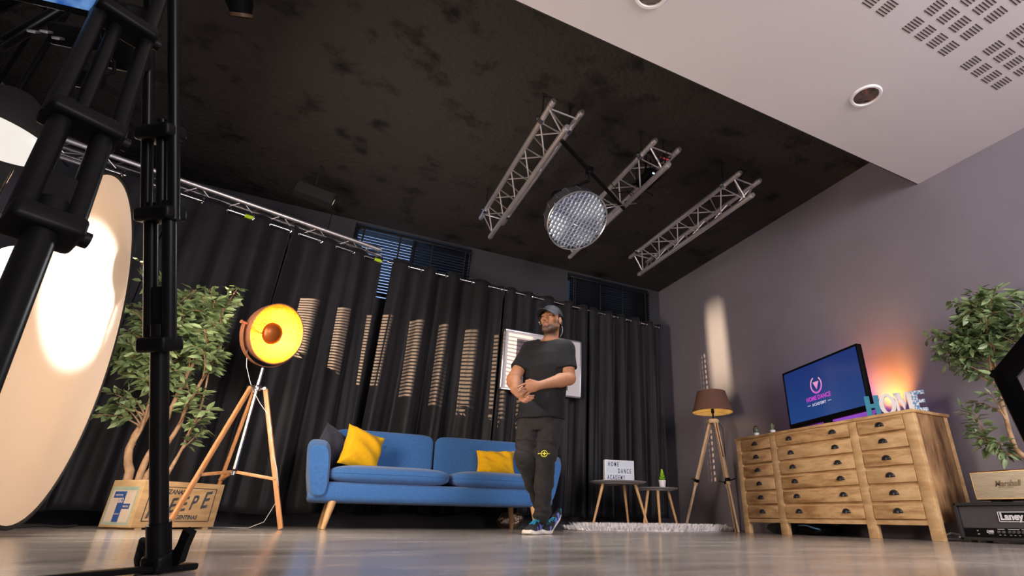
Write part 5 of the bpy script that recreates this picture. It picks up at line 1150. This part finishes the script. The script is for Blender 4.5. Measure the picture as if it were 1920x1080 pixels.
body = Field((1.10, 3.25, 0.05), (1.95, 4.05, 1.78), 0.0045)
# torso, pelvis and legs under the clothes
body.loft([(0.78, 1.525, 3.71, 0.14, 0.09), (1.0, 1.54, 3.705, 0.135, 0.085), (1.2, 1.545, 3.705, 0.15, 0.095), (1.36, 1.545, 3.71, 0.13, 0.075), (1.40, 1.55, 3.71, 0.09, 0.06)], YT, 0.02)
for hip, kn_, an_ in (((1.455, 3.77, 0.84), (1.42, 3.70, 0.505), (1.63, 3.87, 0.20)), ((1.60, 3.66, 0.83), (1.535, 3.62, 0.52), (1.555, 3.665, 0.13))):
    body.cap(hip, kn_, 0.065, 0.045, 0.02); body.cap(kn_, an_, 0.045, 0.032, 0.02)
# arms
for sh_, el_, wr_ in ((rsh, rel, rwr), (lsh, lel, lwr)):
    body.cap(sh_, el_, 0.055, 0.050, 0.02); u = (wr_-el_)
    body.cap(el_, el_+u*0.30, 0.049, 0.053, 0.015); body.cap(el_+u*0.30, wr_, 0.051, 0.0285, 0.015)
    body.ell(el_, (0.049, 0.049, 0.049), k=0.01)
# left hand lies over the right one
lh = lwr+A3(-0.085, 0.012, -0.022)
lx_ = (lh-lwr)/np.linalg.norm(lh-lwr); lz_ = A3(0.06, -0.15, 0.98); lz_ -= lx_*(lz_@lx_); lz_ /= np.linalg.norm(lz_); ly_ = np.cross(lz_, lx_)
Rl = np.stack([lx_, ly_, lz_], 1)
body.ell(lwr+lx_*0.052, (0.056, 0.020, 0.042), Rl, 0.016); body.cap(lwr-lx_*0.01, lwr+lx_*0.03, 0.027, 0.025, 0.015)
for i, (zz, L, dr) in enumerate(((0.030, 0.088, 0.0), (0.009, 0.096, -0.10), (-0.012, 0.088, -0.20), (-0.032, 0.070, -0.30))):
    k0 = lwr+lx_*(0.090-0.006*i)+lz_*zz-ly_*0.004; d1 = lx_*0.97+lz_*(dr-0.16)-ly_*0.02; d1 /= np.linalg.norm(d1); k1 = k0+d1*L*0.45
    d2 = lx_*0.90+lz_*(dr-0.26)+ly_*0.25; d2 /= np.linalg.norm(d2); k2 = k1+d2*L*0.32; d3 = lx_*0.72+lz_*(dr-0.30)+ly_*0.55; d3 /= np.linalg.norm(d3); k3 = k2+d3*L*0.26
    body.cap(k0, k1, 0.0100, 0.0088, 0.006); body.cap(k1, k2, 0.0088, 0.0080, 0.004); body.cap(k2, k3, 0.0080, 0.0066, 0.004)
t0 = lwr+lx_*0.030+lz_*0.026; t1 = t0+lx_*0.038+lz_*0.022-ly_*0.004; t2 = t1+lx_*0.030-lz_*0.002; body.cap(t0, t1, 0.0125, 0.0105, 0.010); body.cap(t1, t2, 0.0102, 0.0078, 0.004)
# right hand: palm below and behind, fingers curling up round the edge of the left hand
rh = rwr+A3(0.060, -0.050, -0.044); rx_ = (rh-rwr)/np.linalg.norm(rh-rwr); rz_ = A3(0.3, 0.1, 0.95); rz_ -= rx_*(rz_@rx_); rz_ /= np.linalg.norm(rz_); ry_ = np.cross(rz_, rx_); Rr = np.stack([rx_, ry_, rz_], 1)
body.ell(rwr+rx_*0.045, (0.052, 0.022, 0.042), Rr, 0.016); body.cap(rwr-rx_*0.01, rwr+rx_*0.03, 0.027, 0.025, 0.015)
for i, (zz, L) in enumerate(((0.024, 0.080), (0.004, 0.090), (-0.016, 0.084), (-0.034, 0.068))):
    k0 = rwr+rx_*0.078+rz_*(zz-0.012)+ry_*0.002; d1 = rx_*0.85+A3(0.35, -0.12, -0.12); d1 /= np.linalg.norm(d1); k1 = k0+d1*L*0.5; d2 = A3(0.92, 0.05, 0.02); d2 /= np.linalg.norm(d2); k2 = k1+d2*L*0.32; d3 = A3(0.75, 0.40, 0.32); d3 /= np.linalg.norm(d3); k3 = k2+d3*L*0.26
    body.cap(k0, k1, 0.0100, 0.0090, 0.006); body.cap(k1, k2, 0.0090, 0.0082, 0.004); body.cap(k2, k3, 0.0082, 0.0068, 0.004)
t0 = rwr+rx_*0.03+rz_*0.025; t1 = t0+rx_*0.028+rz_*0.028; body.cap(t0, t1, 0.0125, 0.0105, 0.008); body.cap(t1, t1+rx_*0.022+rz_*0.012, 0.0102, 0.0080, 0.004)
# neck and head
body.cap((1.575, 3.715, 1.36), H(0, -0.030, -0.055), 0.066, 0.056, 0.03)
for sh_ in (rsh, lsh): body.cap((1.573, 3.715, 1.415), sh_*0.6+A3(1.56, 3.71, 1.41)*0.4, 0.050, 0.042, 0.03)
body.ell(H(0, -0.014, 0.028), np.array((0.074, 0.096, 0.098))*HS, HRm, 0.02)
body.ell(H(0, 0.026, -0.048), np.array((0.058, 0.058, 0.074))*HS, HRm, 0.03)
body.ell(H(0, 0.062, -0.103), np.array((0.028, 0.024, 0.022))*HS, HRm, 0.025)
for s in (-1, 1):
    body.cap(H(s*0.052, -0.012, -0.055), H(s*0.024, 0.060, -0.103), 0.018, 0.016, 0.025)       # jaw line
    body.ell(H(s*0.040, 0.056, -0.012), np.array((0.026, 0.022, 0.020))*HS, HRm, 0.02)           # cheek bone
    body.cap(H(s*0.010, 0.086, 0.030), H(s*0.046, 0.070, 0.028), 0.010, 0.010, 0.012)            # brow
    body.ell(H(s*0.031, 0.093, 0.008), np.array((0.016, 0.012, 0.011))*HS, HRm, 0.008, 's')
    body.ell(H(s*0.031, 0.076, 0.008), np.array((0.014, 0.010, 0.010))*HS, HRm, 0.003)           # closed lids over the eye
    body.ell(H(s*0.075, -0.016, -0.006), np.array((0.010, 0.021, 0.032))*HS, HRm, 0.008)         # ear
    body.ell(H(s*0.083, -0.010, -0.004), np.array((0.005, 0.011, 0.018))*HS, HRm, 0.004, 's')
    body.ell(H(s*0.012, 0.096, -0.031), np.array((0.010, 0.012, 0.009))*HS, HRm, 0.006)          # nostrils
body.cap(H(0, 0.086, 0.022), H(0, 0.108, -0.024), 0.0085, 0.0115, 0.010)
body.cap(H(-0.020, 0.078, -0.063), H(0, 0.091, -0.060), 0.0055, 0.0075, 0.006); body.cap(H(0, 0.091, -0.060), H(0.020, 0.078, -0.063), 0.0075, 0.0055, 0.006)
body.cap(H(-0.018, 0.077, -0.074), H(0, 0.089, -0.075), 0.0055, 0.0085, 0.006); body.cap(H(0, 0.089, -0.075), H(0.018, 0.077, -0.074), 0.0085, 0.0055, 0.006)
V, Q = body.mesh(); V = smooth_mesh(V, Q, 1, 0.4)
hl_ = (V-HC)@HRm/HS; hx, hy, hz = hl_.T
sm = lambda x, a, b: np.clip((x-a)/(b-a), 0, 1)
headm = sm(hz, -0.165, -0.14)*(np.linalg.norm(hl_, axis=1) < 0.2)
jaw = sm(-hz, 0.050, 0.074)*sm(hy, -0.035, -0.01)
side = sm(np.abs(hx), 0.040, 0.056)*sm(-hz, -0.005, 0.03)*sm(hy, -0.025, 0.0)*sm(0.06-hy, 0, 0.02)
mous = sm(0.030-np.abs(hx), 0, 0.006)*sm(-hz, 0.040, 0.046)*sm(0.058+hz, 0, 0.004)*sm(hy, 0.06, 0.07)
lips = sm(0.024-np.abs(hx), 0, 0.004)*sm(-hz, 0.054, 0.058)*sm(0.083+hz, 0, 0.004)*sm(hy, 0.07, 0.076)
under = sm(-hz, 0.112, 0.13)
beard = np.clip(np.maximum(np.maximum(jaw, side*0.8), mous*0.7)*(1-lips)*headm*(1-0.75*sm(-hz, 0.125, 0.15)), 0, 1)
skin = mat('brown_skin', (0.35, 0.155, 0.078), 0.58, var=0.06, vscale=30, bump=0.04, bscale=300); nt = skin.node_tree; pp = nt.nodes['Principled BSDF']
pp.inputs['Subsurface Weight'].default_value = 0.08; pp.inputs['Subsurface Radius'].default_value = (0.02, 0.008, 0.004)
src = pp.inputs['Base Color'].links[0].from_socket
for nm, colr in (('beard', (0.020, 0.013, 0.010, 1)), ('lips', (0.30, 0.11, 0.08, 1))):
    at = nt.nodes.new('ShaderNodeAttribute'); at.attribute_name = nm; mx = nt.nodes.new('ShaderNodeMix'); mx.data_type = 'RGBA'; mx.inputs[7].default_value = colr
    ml_ = nt.nodes.new('ShaderNodeMath'); ml_.operation = 'MULTIPLY'; ml_.inputs[1].default_value = 0.85 if nm == 'beard' else 0.6
    nt.links.new(at.outputs['Fac'], ml_.inputs[0]); nt.links.new(ml_.outputs[0], mx.inputs[0]); nt.links.new(src, mx.inputs[6]); src = mx.outputs[2]
nt.links.new(src, pp.inputs['Base Color'])
bo = net_object('body', V, Q, skin, man, {'beard': beard, 'lips': lips*headm})
# eyes, brows, hair
eyem = mat('dark_eye', (0.03, 0.018, 0.014), 0.2)
for s in (-1, 1):
    b = MB(); P = [H(s*(0.031+0.013*math.cos(a)), 0.0885-0.004*abs(math.cos(a)), 0.006+0.0042*math.sin(a)) for a in np.linspace(0, 2*PI, 15)[:-1]]; b.add(P+[H(s*0.031, 0.0912, 0.006)], [(i, (i+1) % 14, 14) for i in range(14)]); b.build('eye', eyem, man)
    MB().tube([H(s*0.012, 0.094, 0.026), H(s*0.030, 0.091, 0.032), H(s*0.047, 0.078, 0.027)], [0.003, 0.004, 0.002], 8).build('eyebrow', M['black_matt'], man)
fadeh = mat('short_black_hair', (0.022, 0.015, 0.012), 0.9)
# cap
capm = mat('dark_navy_cap_cloth', (0.009, 0.010, 0.015), 0.75, var=0.2, vscale=40, bump=0.2, bscale=400)
b = MB(); P = np.zeros((40, 14, 3))
for i in range(40):
    a = 2*PI*i/40
    for j in range(14):
        e = (PI/2)*j/13; r = math.cos(e)**0.85 if j < 13 else 0.0
        ridge = 1+0.006*abs(math.cos(3*a))*math.cos(e)
        P[i, j] = H(0.086*r*math.sin(a)*ridge, -0.012+0.110*r*math.cos(a)*ridge, 0.040+0.092*math.sin(e)**0.9+0.010*math.cos(a)*(1-j/13))
b.grid(P, closeu=True)
rim_ = np.stack([P[:, 0], (P[:, 0]-np.array(H(0, -0.012, 0.04)))*0.95+np.array(H(0, -0.012, 0.045))], 1); b.grid(rim_[:, ::-1], closeu=True)
cap_o = b.build('cap', capm, man, angle=180)
b = MB(); n1, n2 = 21, 7; T_ = np.zeros((n1, n2, 3)); B_ = np.zeros((n1, n2, 3))
for i in range(n1):
    a = RD(-68+136*i/(n1-1)); x0_ = 0.086*math.sin(a); y0_ = -0.012+0.110*math.cos(a)
    for j in range(n2):
        f = j/(n2-1); ext = 0.078*math.cos(a*1.02)**0.6*f; x = x0_*(1+0.05*f); y = y0_+ext; z = 0.046+0.010*math.cos(a)-0.016*f-0.026*(abs(x)/0.086)**2*f-0.004
        T_[i, j] = H(x, y, z+0.003); B_[i, j] = H(x, y, z-0.002)
b.grid(T_); b.grid(B_[::-1]); b.grid(np.stack([T_[:, -1], B_[:, -1]], 1)); 
b.build('cap_brim', capm, cap_o, angle=180)
b = MB(); b.lathe([(0.008, 0), (0.006, 0.004), (0.001, 0.005)], H(0, -0.012, 0.131), hup, 10); b.build('cap_button', capm, cap_o)
b = MB(); P = np.zeros((24, 6, 3))
for i in range(24):
    a = RD(75)+RD(210)*i/23
    for j in range(6):
        z = 0.052-0.078*j/5; P[i, j] = H(0.0775*math.sin(a), -0.014+0.0985*math.cos(a), z) if abs(math.sin(a)) < 2 else 0
b.grid(P); b.build('hair', fadeh, man, angle=180)
# headset microphone
b = MB(); b.tube([H(-0.080, -0.012, 0.02), H(-0.078, 0.03, -0.03), H(-0.060, 0.075, -0.058), H(-0.038, 0.118, -0.062)], 0.0016, 6)
b.tube([H(0.078, -0.050, -0.040), H(0.078, -0.068, -0.060), H(0.070, -0.078, -0.095), H(0.052, -0.078, -0.125)], 0.0019, 6); b.tube([H(0.080, -0.014, 0.024), H(0.084, -0.036, 0.0), H(0.078, -0.050, -0.040)], 0.0012, 6); b.build('headset', M['mount'], man, angle=180)
b = MB(); b.lathe([(0.001, -0.007), (0.006, -0.004), (0.0065, 0.003), (0.001, 0.007)], H(-0.036, 0.124, -0.062), hfw, 10); b.build('microphone', mat('beige_mic', (0.55, 0.42, 0.28), 0.5), man)

# t-shirt
tee = mat('black_cotton', (0.0075, 0.0072, 0.0090), 0.85, var=0.15, vscale=30, bump=0.2, bscale=500, spec=0.25, sheen=0.03)
sh_f = Field((1.10, 3.30, 0.74), (1.95, 4.05, 1.50), 0.0055)
def shirt_fold(P, u, w):
    z = P[..., 2]; lowm = np.clip((1.06-z)/0.22, 0, 1)
    d = 0.011*(1-np.abs(np.sin(21*z+5*u+1.2*np.sin(9*u))))**2*np.clip((1.02-z)/0.10, 0, 1)*np.clip((z-0.80)/0.05, 0, 1)
    d += 0.0035*np.sin(24*u+14*z)*lowm+0.003*np.sin(17*u-20*z+2)*np.clip((z-1.0)/0.1, 0, 1)*np.clip((1.30-z)/0.1, 0, 1)
    return d
sh_f.loft([(0.790, 1.515, 3.705, 0.198, 0.140), (0.88, 1.52, 3.705, 0.188, 0.130), (0.98, 1.535, 3.702, 0.178, 0.118), (1.08, 1.542, 3.700, 0.178, 0.118), (1.20, 1.545, 3.700, 0.188, 0.128), (1.30, 1.546, 3.705, 0.192, 0.120), (1.375, 1.548, 3.708, 0.150, 0.098), (1.425, 1.556, 3.712, 0.105, 0.078), (1.440, 1.560, 3.713, 0.080, 0.072)], YT, 0.0, shirt_fold)
for s_, e_, out_ in ((rsh, rel, A3(-0.55, 0.55, 0)), (lsh, lel, A3(0.6, -0.5, 0))):
    sh_f.cap(s_+A3(0, 0, 0.004), s_+(e_-s_)*0.74, 0.064, 0.073, 0.05)
    sh_f.cap((1.565, 3.712, 1.405), s_+A3(0, 0, 0.0), 0.044, 0.058, 0.05)
for s_, e_ in ((rsh, rel), (lsh, lel)):
    o_ = s_+(e_-s_)*0.68; d_ = (e_-s_)/np.linalg.norm(e_-s_); mn_, mx_ = o_-0.11, o_+0.11; mn_[2] -= 0.06
    # only the sleeve, not the trunk
    sl_i, P = sh_f.sub(mn_, mx_); ax_d = np.linalg.norm((P-s_)-(((P-s_)@d_)[..., None])*d_, axis=-1); near = ax_d < 0.105
    tor = (lambda x, y: ((np.abs((x-1.545)*math.cos(YT)+(y-3.70)*math.sin(YT))/0.186)**2.3+(np.abs(-(x-1.545)*math.sin(YT)+(y-3.70)*math.cos(YT))/0.120)**2.3))(P[..., 0], P[..., 1]) < 1.0
    F = sh_f.F[sl_i]; c_ = ((P-o_)@d_).astype(np.float32); sh_f.F[sl_i] = np.where(near & ~tor, np.maximum(F, c_), F)
nb = A3(1.573, 3.712, 1.42)
sh_f.ell(nb+A3(-0.034, -0.036, 0.022), (0.084, 0.084, 0.044), k=0.006, mode='s')
V, Q = sh_f.mesh(); V = smooth_mesh(V, Q, 2, 0.5); net_object('t_shirt', V, Q, tee, man)

# trousers
trm = mat('black_cotton_trousers', (0.0185, 0.0165, 0.0168), 0.85, var=0.2, vscale=25, bump=0.25, bscale=500, spec=0.25, sheen=0.04)
tf = Field((1.20, 3.40, 0.06), (1.90, 4.10, 0.95), 0.0055)
tf.loft([(0.70, 1.515, 3.71, 0.150, 0.105), (0.80, 1.515, 3.71, 0.178, 0.120), (0.93, 1.53, 3.705, 0.165, 0.108)], YT, 0.0)
legs = [(A3(1.462, 3.775, 0.83), A3(1.418, 3.700, 0.50), A3(1.640, 3.875, 0.185)), (A3(1.600, 3.660, 0.83), A3(1.540, 3.622, 0.52), A3(1.556, 3.672, 0.115))]
for i, (h_, k_, a_) in enumerate(legs):
    lf_ = Field((1.20, 3.40, 0.06), (1.90, 4.10, 0.95), 0.0055); tf_, tf = tf, lf_
    tf.cap(h_, k_, 0.098, 0.083, 0.03); tf.cap(k_, k_+(a_-k_)*0.5, 0.080, 0.066, 0.03); tf.cap(k_+(a_-k_)*0.5, a_, 0.066, 0.056, 0.02)
    fw_ = A3(-0.74, -0.67, 0)
    tf.ell(k_+fw_*0.030+A3(0, 0, 0.035), (0.060, 0.060, 0.050), k=0.02)
    for q in range(3): tf.ell(a_+(k_-a_)*(0.02+0.085*q)+fw_*0.010*(q % 2), (0.064-0.003*q, 0.064-0.003*q, 0.020), k=0.018)
    tf = tf_; h = np.clip(0.5+0.5*(lf_.F-tf.F)/0.006, 0, 1); tf.F = lf_.F*(1-h)+tf.F*h-0.006*h*(1-h)
X_, Y_, Z_ = np.meshgrid(*[tf.lo[i]+tf.res*np.arange(tf.n[i]) for i in range(3)], indexing='ij')
kneew = np.exp(-((Z_-0.53)/0.13)**2); low = np.clip((0.40-Z_)/0.2, 0, 1)
tf.F += (0.0045*np.sin(75*Z_+9*X_-6*Y_+2*np.sin(20*X_))*(0.2*kneew+0.5*low)+0.009*(1-np.abs(np.sin(34*Z_+10*X_-5*Y_+1.5*np.sin(16*X_+9*Y_))))**2*(0.25+0.9*kneew+0.9*low)+0.003*np.sin(30*(X_-Y_)+22*Z_)).astype(np.float32)
tf.F += (0.006*np.exp(-((Z_-0.605+0.12*(X_-1.53))/0.006)**2)-0.005*np.exp(-((Z_-0.625+0.12*(X_-1.53))/0.010)**2)).astype(np.float32)
del X_, Y_, Z_, kneew, low
V, Q = tf.mesh(); V = smooth_mesh(V, Q, 2, 0.5); trs = net_object('trousers', V, Q, trm, man)
# yellow compass badge over the left knee: projected on the cloth
bv = BVHTree.FromPolygons([tuple(p) for p in V], [tuple(q) for q in Q])
bc0 = Vector((1.518, 3.50, 0.545)); bn = Vector((1.55, 3.64, 0.50))-Vector((0, 0, 0.105)); bn = Vector((0.22, 0.95, 0.12)).normalized(); bu = Vector((0.97, -0.22, 0)).normalized(); bvv = Vector((0, 0, 1))
bg_ = MB()
def stamp(poly):
    out = []
    for x, z in poly:
        x, z = x*0.68, z*0.68; o_ = Vector((1.480, 3.40, 0.528))+bu*x+bvv*z; hit = bv.ray_cast(o_, Vector((0.12, 0.99, 0)).normalized())
        if hit[0] is None: return
        out.append(hit[0]+hit[1]*0.0025)
    bg_.add(out, [tuple(range(len(out)))])
for i in range(28):
    a0, a1 = 2*PI*i/28, 2*PI*(i+1)/28; stamp([(0.027*math.cos(a0), 0.027*math.sin(a0)), (0.034*math.cos(a0), 0.034*math.sin(a0)), (0.034*math.cos(a1), 0.034*math.sin(a1)), (0.027*math.cos(a1), 0.027*math.sin(a1))])
for k in range(4):
    a = PI/2*k; ca_, sa_ = math.cos(a), math.sin(a)
    for seg in range(3):
        r0, r1 = 0.022*seg/3, 0.022*(seg+1)/3; w0, w1 = 0.008*(1-seg/3)+0.001, 0.008*(1-(seg+1)/3)+0.001
        stamp([(r0*ca_-w0*sa_, r0*sa_+w0*ca_), (r0*ca_+w0*sa_, r0*sa_-w0*ca_), (r1*ca_+w1*sa_, r1*sa_-w1*ca_), (r1*ca_-w1*sa_, r1*sa_+w1*ca_)])
for s in (-1, 1):
    for seg in range(3): stamp([(s*(0.036+0.008*seg), -0.004), (s*(0.044+0.008*seg), -0.003), (s*(0.044+0.008*seg), 0.003), (s*(0.036+0.008*seg), 0.004)])
bg_.build('knee_badge', mat('yellow_embroidery', (0.62, 0.58, 0.03), 0.7), trs)

# trainers
shoe_blk = mat('black_knit', (0.018, 0.018, 0.022), 0.7, var=0.3, vscale=60, bump=0.3, bscale=400); sole_w = mat('white_foam_sole', (0.72, 0.67, 0.60), 0.6); sole_b = mat('worn_dark_sole', (0.05, 0.045, 0.045), 0.7)
vio = mat('violet_blue_print', (0.10, 0.15, 0.55), 0.6, col2=(0.16, 0.22, 0.70), vscale=40); cyn = mat('cyan_print', (0.01, 0.27, 0.48), 0.6)
def trainer(heel, toe, lift, seed):
    heel = A3(*heel); toe = A3(*toe); fx = toe-heel; L = 0.285; fx[2] = 0; fx /= np.linalg.norm(fx); fs_ = np.array([-fx[1], fx[0], 0]); ball = 0.66
    O_ = np.array([toe[0], toe[1], 0])-fx*L
    def W_(s, t, z):          # s along 0 heel..1 toe, t sideways, z up, bent at the ball of the foot
        x = s*L
        if s < ball and lift > 0:
            dx = x-ball*L; ang = lift*min(1, (ball-s)/0.12); x2 = ball*L+dx*math.cos(ang)-z*math.sin(ang)*-1*-1; z2 = -dx*math.sin(ang)+z*math.cos(ang); x, z = x2, z2
        return O_+fx*x+fs_*t+A3(0, 0, z)
    def hw(s): return 0.036+0.016*np.interp(s, [0, 0.1, 0.3, 0.5, 0.7, 0.85, 0.95, 1.0], [-0.5, 0.0, 0.0, 0.1, 0.75, 0.7, 0.2, -0.8])
    ns, na = 34, 22
    up_ = MB(); P = np.zeros((ns, na, 3)); top = lambda s: np.interp(s, [0, 0.05, 0.18, 0.30, 0.42, 0.55, 0.70, 0.85, 0.95, 1], [0.090, 0.100, 0.098, 0.100, 0.098, 0.085, 0.068, 0.056, 0.045, 0.030])
    for i in range(ns):
        s = 0.005+0.985*i/(ns-1)
        for j in range(na):
            a = 2*PI*j/na; c_, d_ = math.cos(a), math.sin(a); zc = 0.024; zt2 = top(s); w = hw(s)*0.96
            z = zc+(zt2-zc)*max(0, d_)**0.8 if d_ > 0 else zc+0.012*d_; t = w*np.sign(c_)*abs(c_)**0.75*(1-0.30*max(0, d_))
            P[i, j] = W_(s, t, z)
    up_.grid(P.transpose(1, 0, 2), closeu=True); up_.add(P[0], [tuple(range(na))]); up_.add(P[-1], [tuple(range(na-1, -1, -1))])
    sh_o = up_.build('shoe', shoe_blk, man, angle=70)
    so = MB(); P = np.zeros((ns, 10, 3))
    for i in range(ns):
        s = i/(ns-1); w = hw(s)+0.004; th_ = np.interp(s, [0, 0.3, 0.7, 1], [0.036, 0.032, 0.026, 0.022]); tz = 0.012*max(0, (s-0.85)/0.15)**2
        for j, (t, z) in enumerate(((-1, 0.004), (-1.03, 0.5*th_), (-0.98, th_), (-0.6, th_-0.003), (0.6, th_-0.003), (0.98, th_), (1.03, 0.5*th_), (1, 0.004), (0.8, 0.0), (-0.8, 0.0))): P[i, j] = W_(s, t*w, z+tz)
    so.grid(P.transpose(1, 0, 2)[::-1], closeu=True); so.add(P[0], [tuple(range(9, -1, -1))]); so.add(P[-1], [tuple(range(10))]); so.build('sole', sole_w, sh_o, angle=60)
    rng = np.random.default_rng(seed)
    def patch(s0, s1, z0, z1, side, mt_, n_, skew=0.0):
        pm = MB(); G = np.zeros((5, 4, 3))
        for i in range(5):
            for j in range(4):
                s = s0+(s1-s0)*i/4+skew*j/3; f = z0+(z1-z0)*j/3; zt2 = top(s); d_ = f; ang = math.asin(min(1, d_**1.25)); c_ = math.cos(ang); w = hw(s)*0.96
                G[i, j] = W_(s, side*(w*abs(c_)**0.75*(1-0.30*math.sin(ang))+0.0018), 0.024+(zt2-0.024)*d_+0.0008)
        pm.grid(G if side > 0 else G[::-1]); pm.build(n_, mt_, sh_o)
    for sd in (-1, 1):
        patch(0.16, 0.26, 0.05, 0.95, sd, vio, 'side_stripe', 0.06); patch(0.30, 0.40, 0.05, 0.80, sd, vio, 'side_stripe', 0.08); patch(0.44, 0.50, 0.05, 0.60, sd, vio, 'side_stripe', -0.08); patch(0.66, 0.74, 0.02, 0.55, sd, vio, 'side_stripe', -0.04)
        patch(0.01, 0.09, 0.30, 0.96, sd, cyn, 'heel_patch')
    la = MB()
    for q in range(5):
        s = 0.48+0.055*q; w = hw(s)*0.42; z = top(s)+0.004; la.tube([W_(s, -w, z-0.007), W_(s+0.01, 0, z+0.001), W_(s+0.02, w, z-0.007)], 0.0034, 6)
    la.tube([W_(0.47, 0.0, top(0.47)+0.004), W_(0.52, 0.030, top(0.5)+0.010), W_(0.56, 0.034, top(0.56)-0.004), W_(0.50, 0.008, top(0.5)+0.006)], 0.003, 6)
    la.build('laces', cyn, sh_o)
    return sh_o
trainer((1.60, 3.77, 0), (1.405, 3.565, 0), 0.0, 1)
trainer((1.775, 3.865, 0), (1.545, 3.690, 0), RD(33), 2)
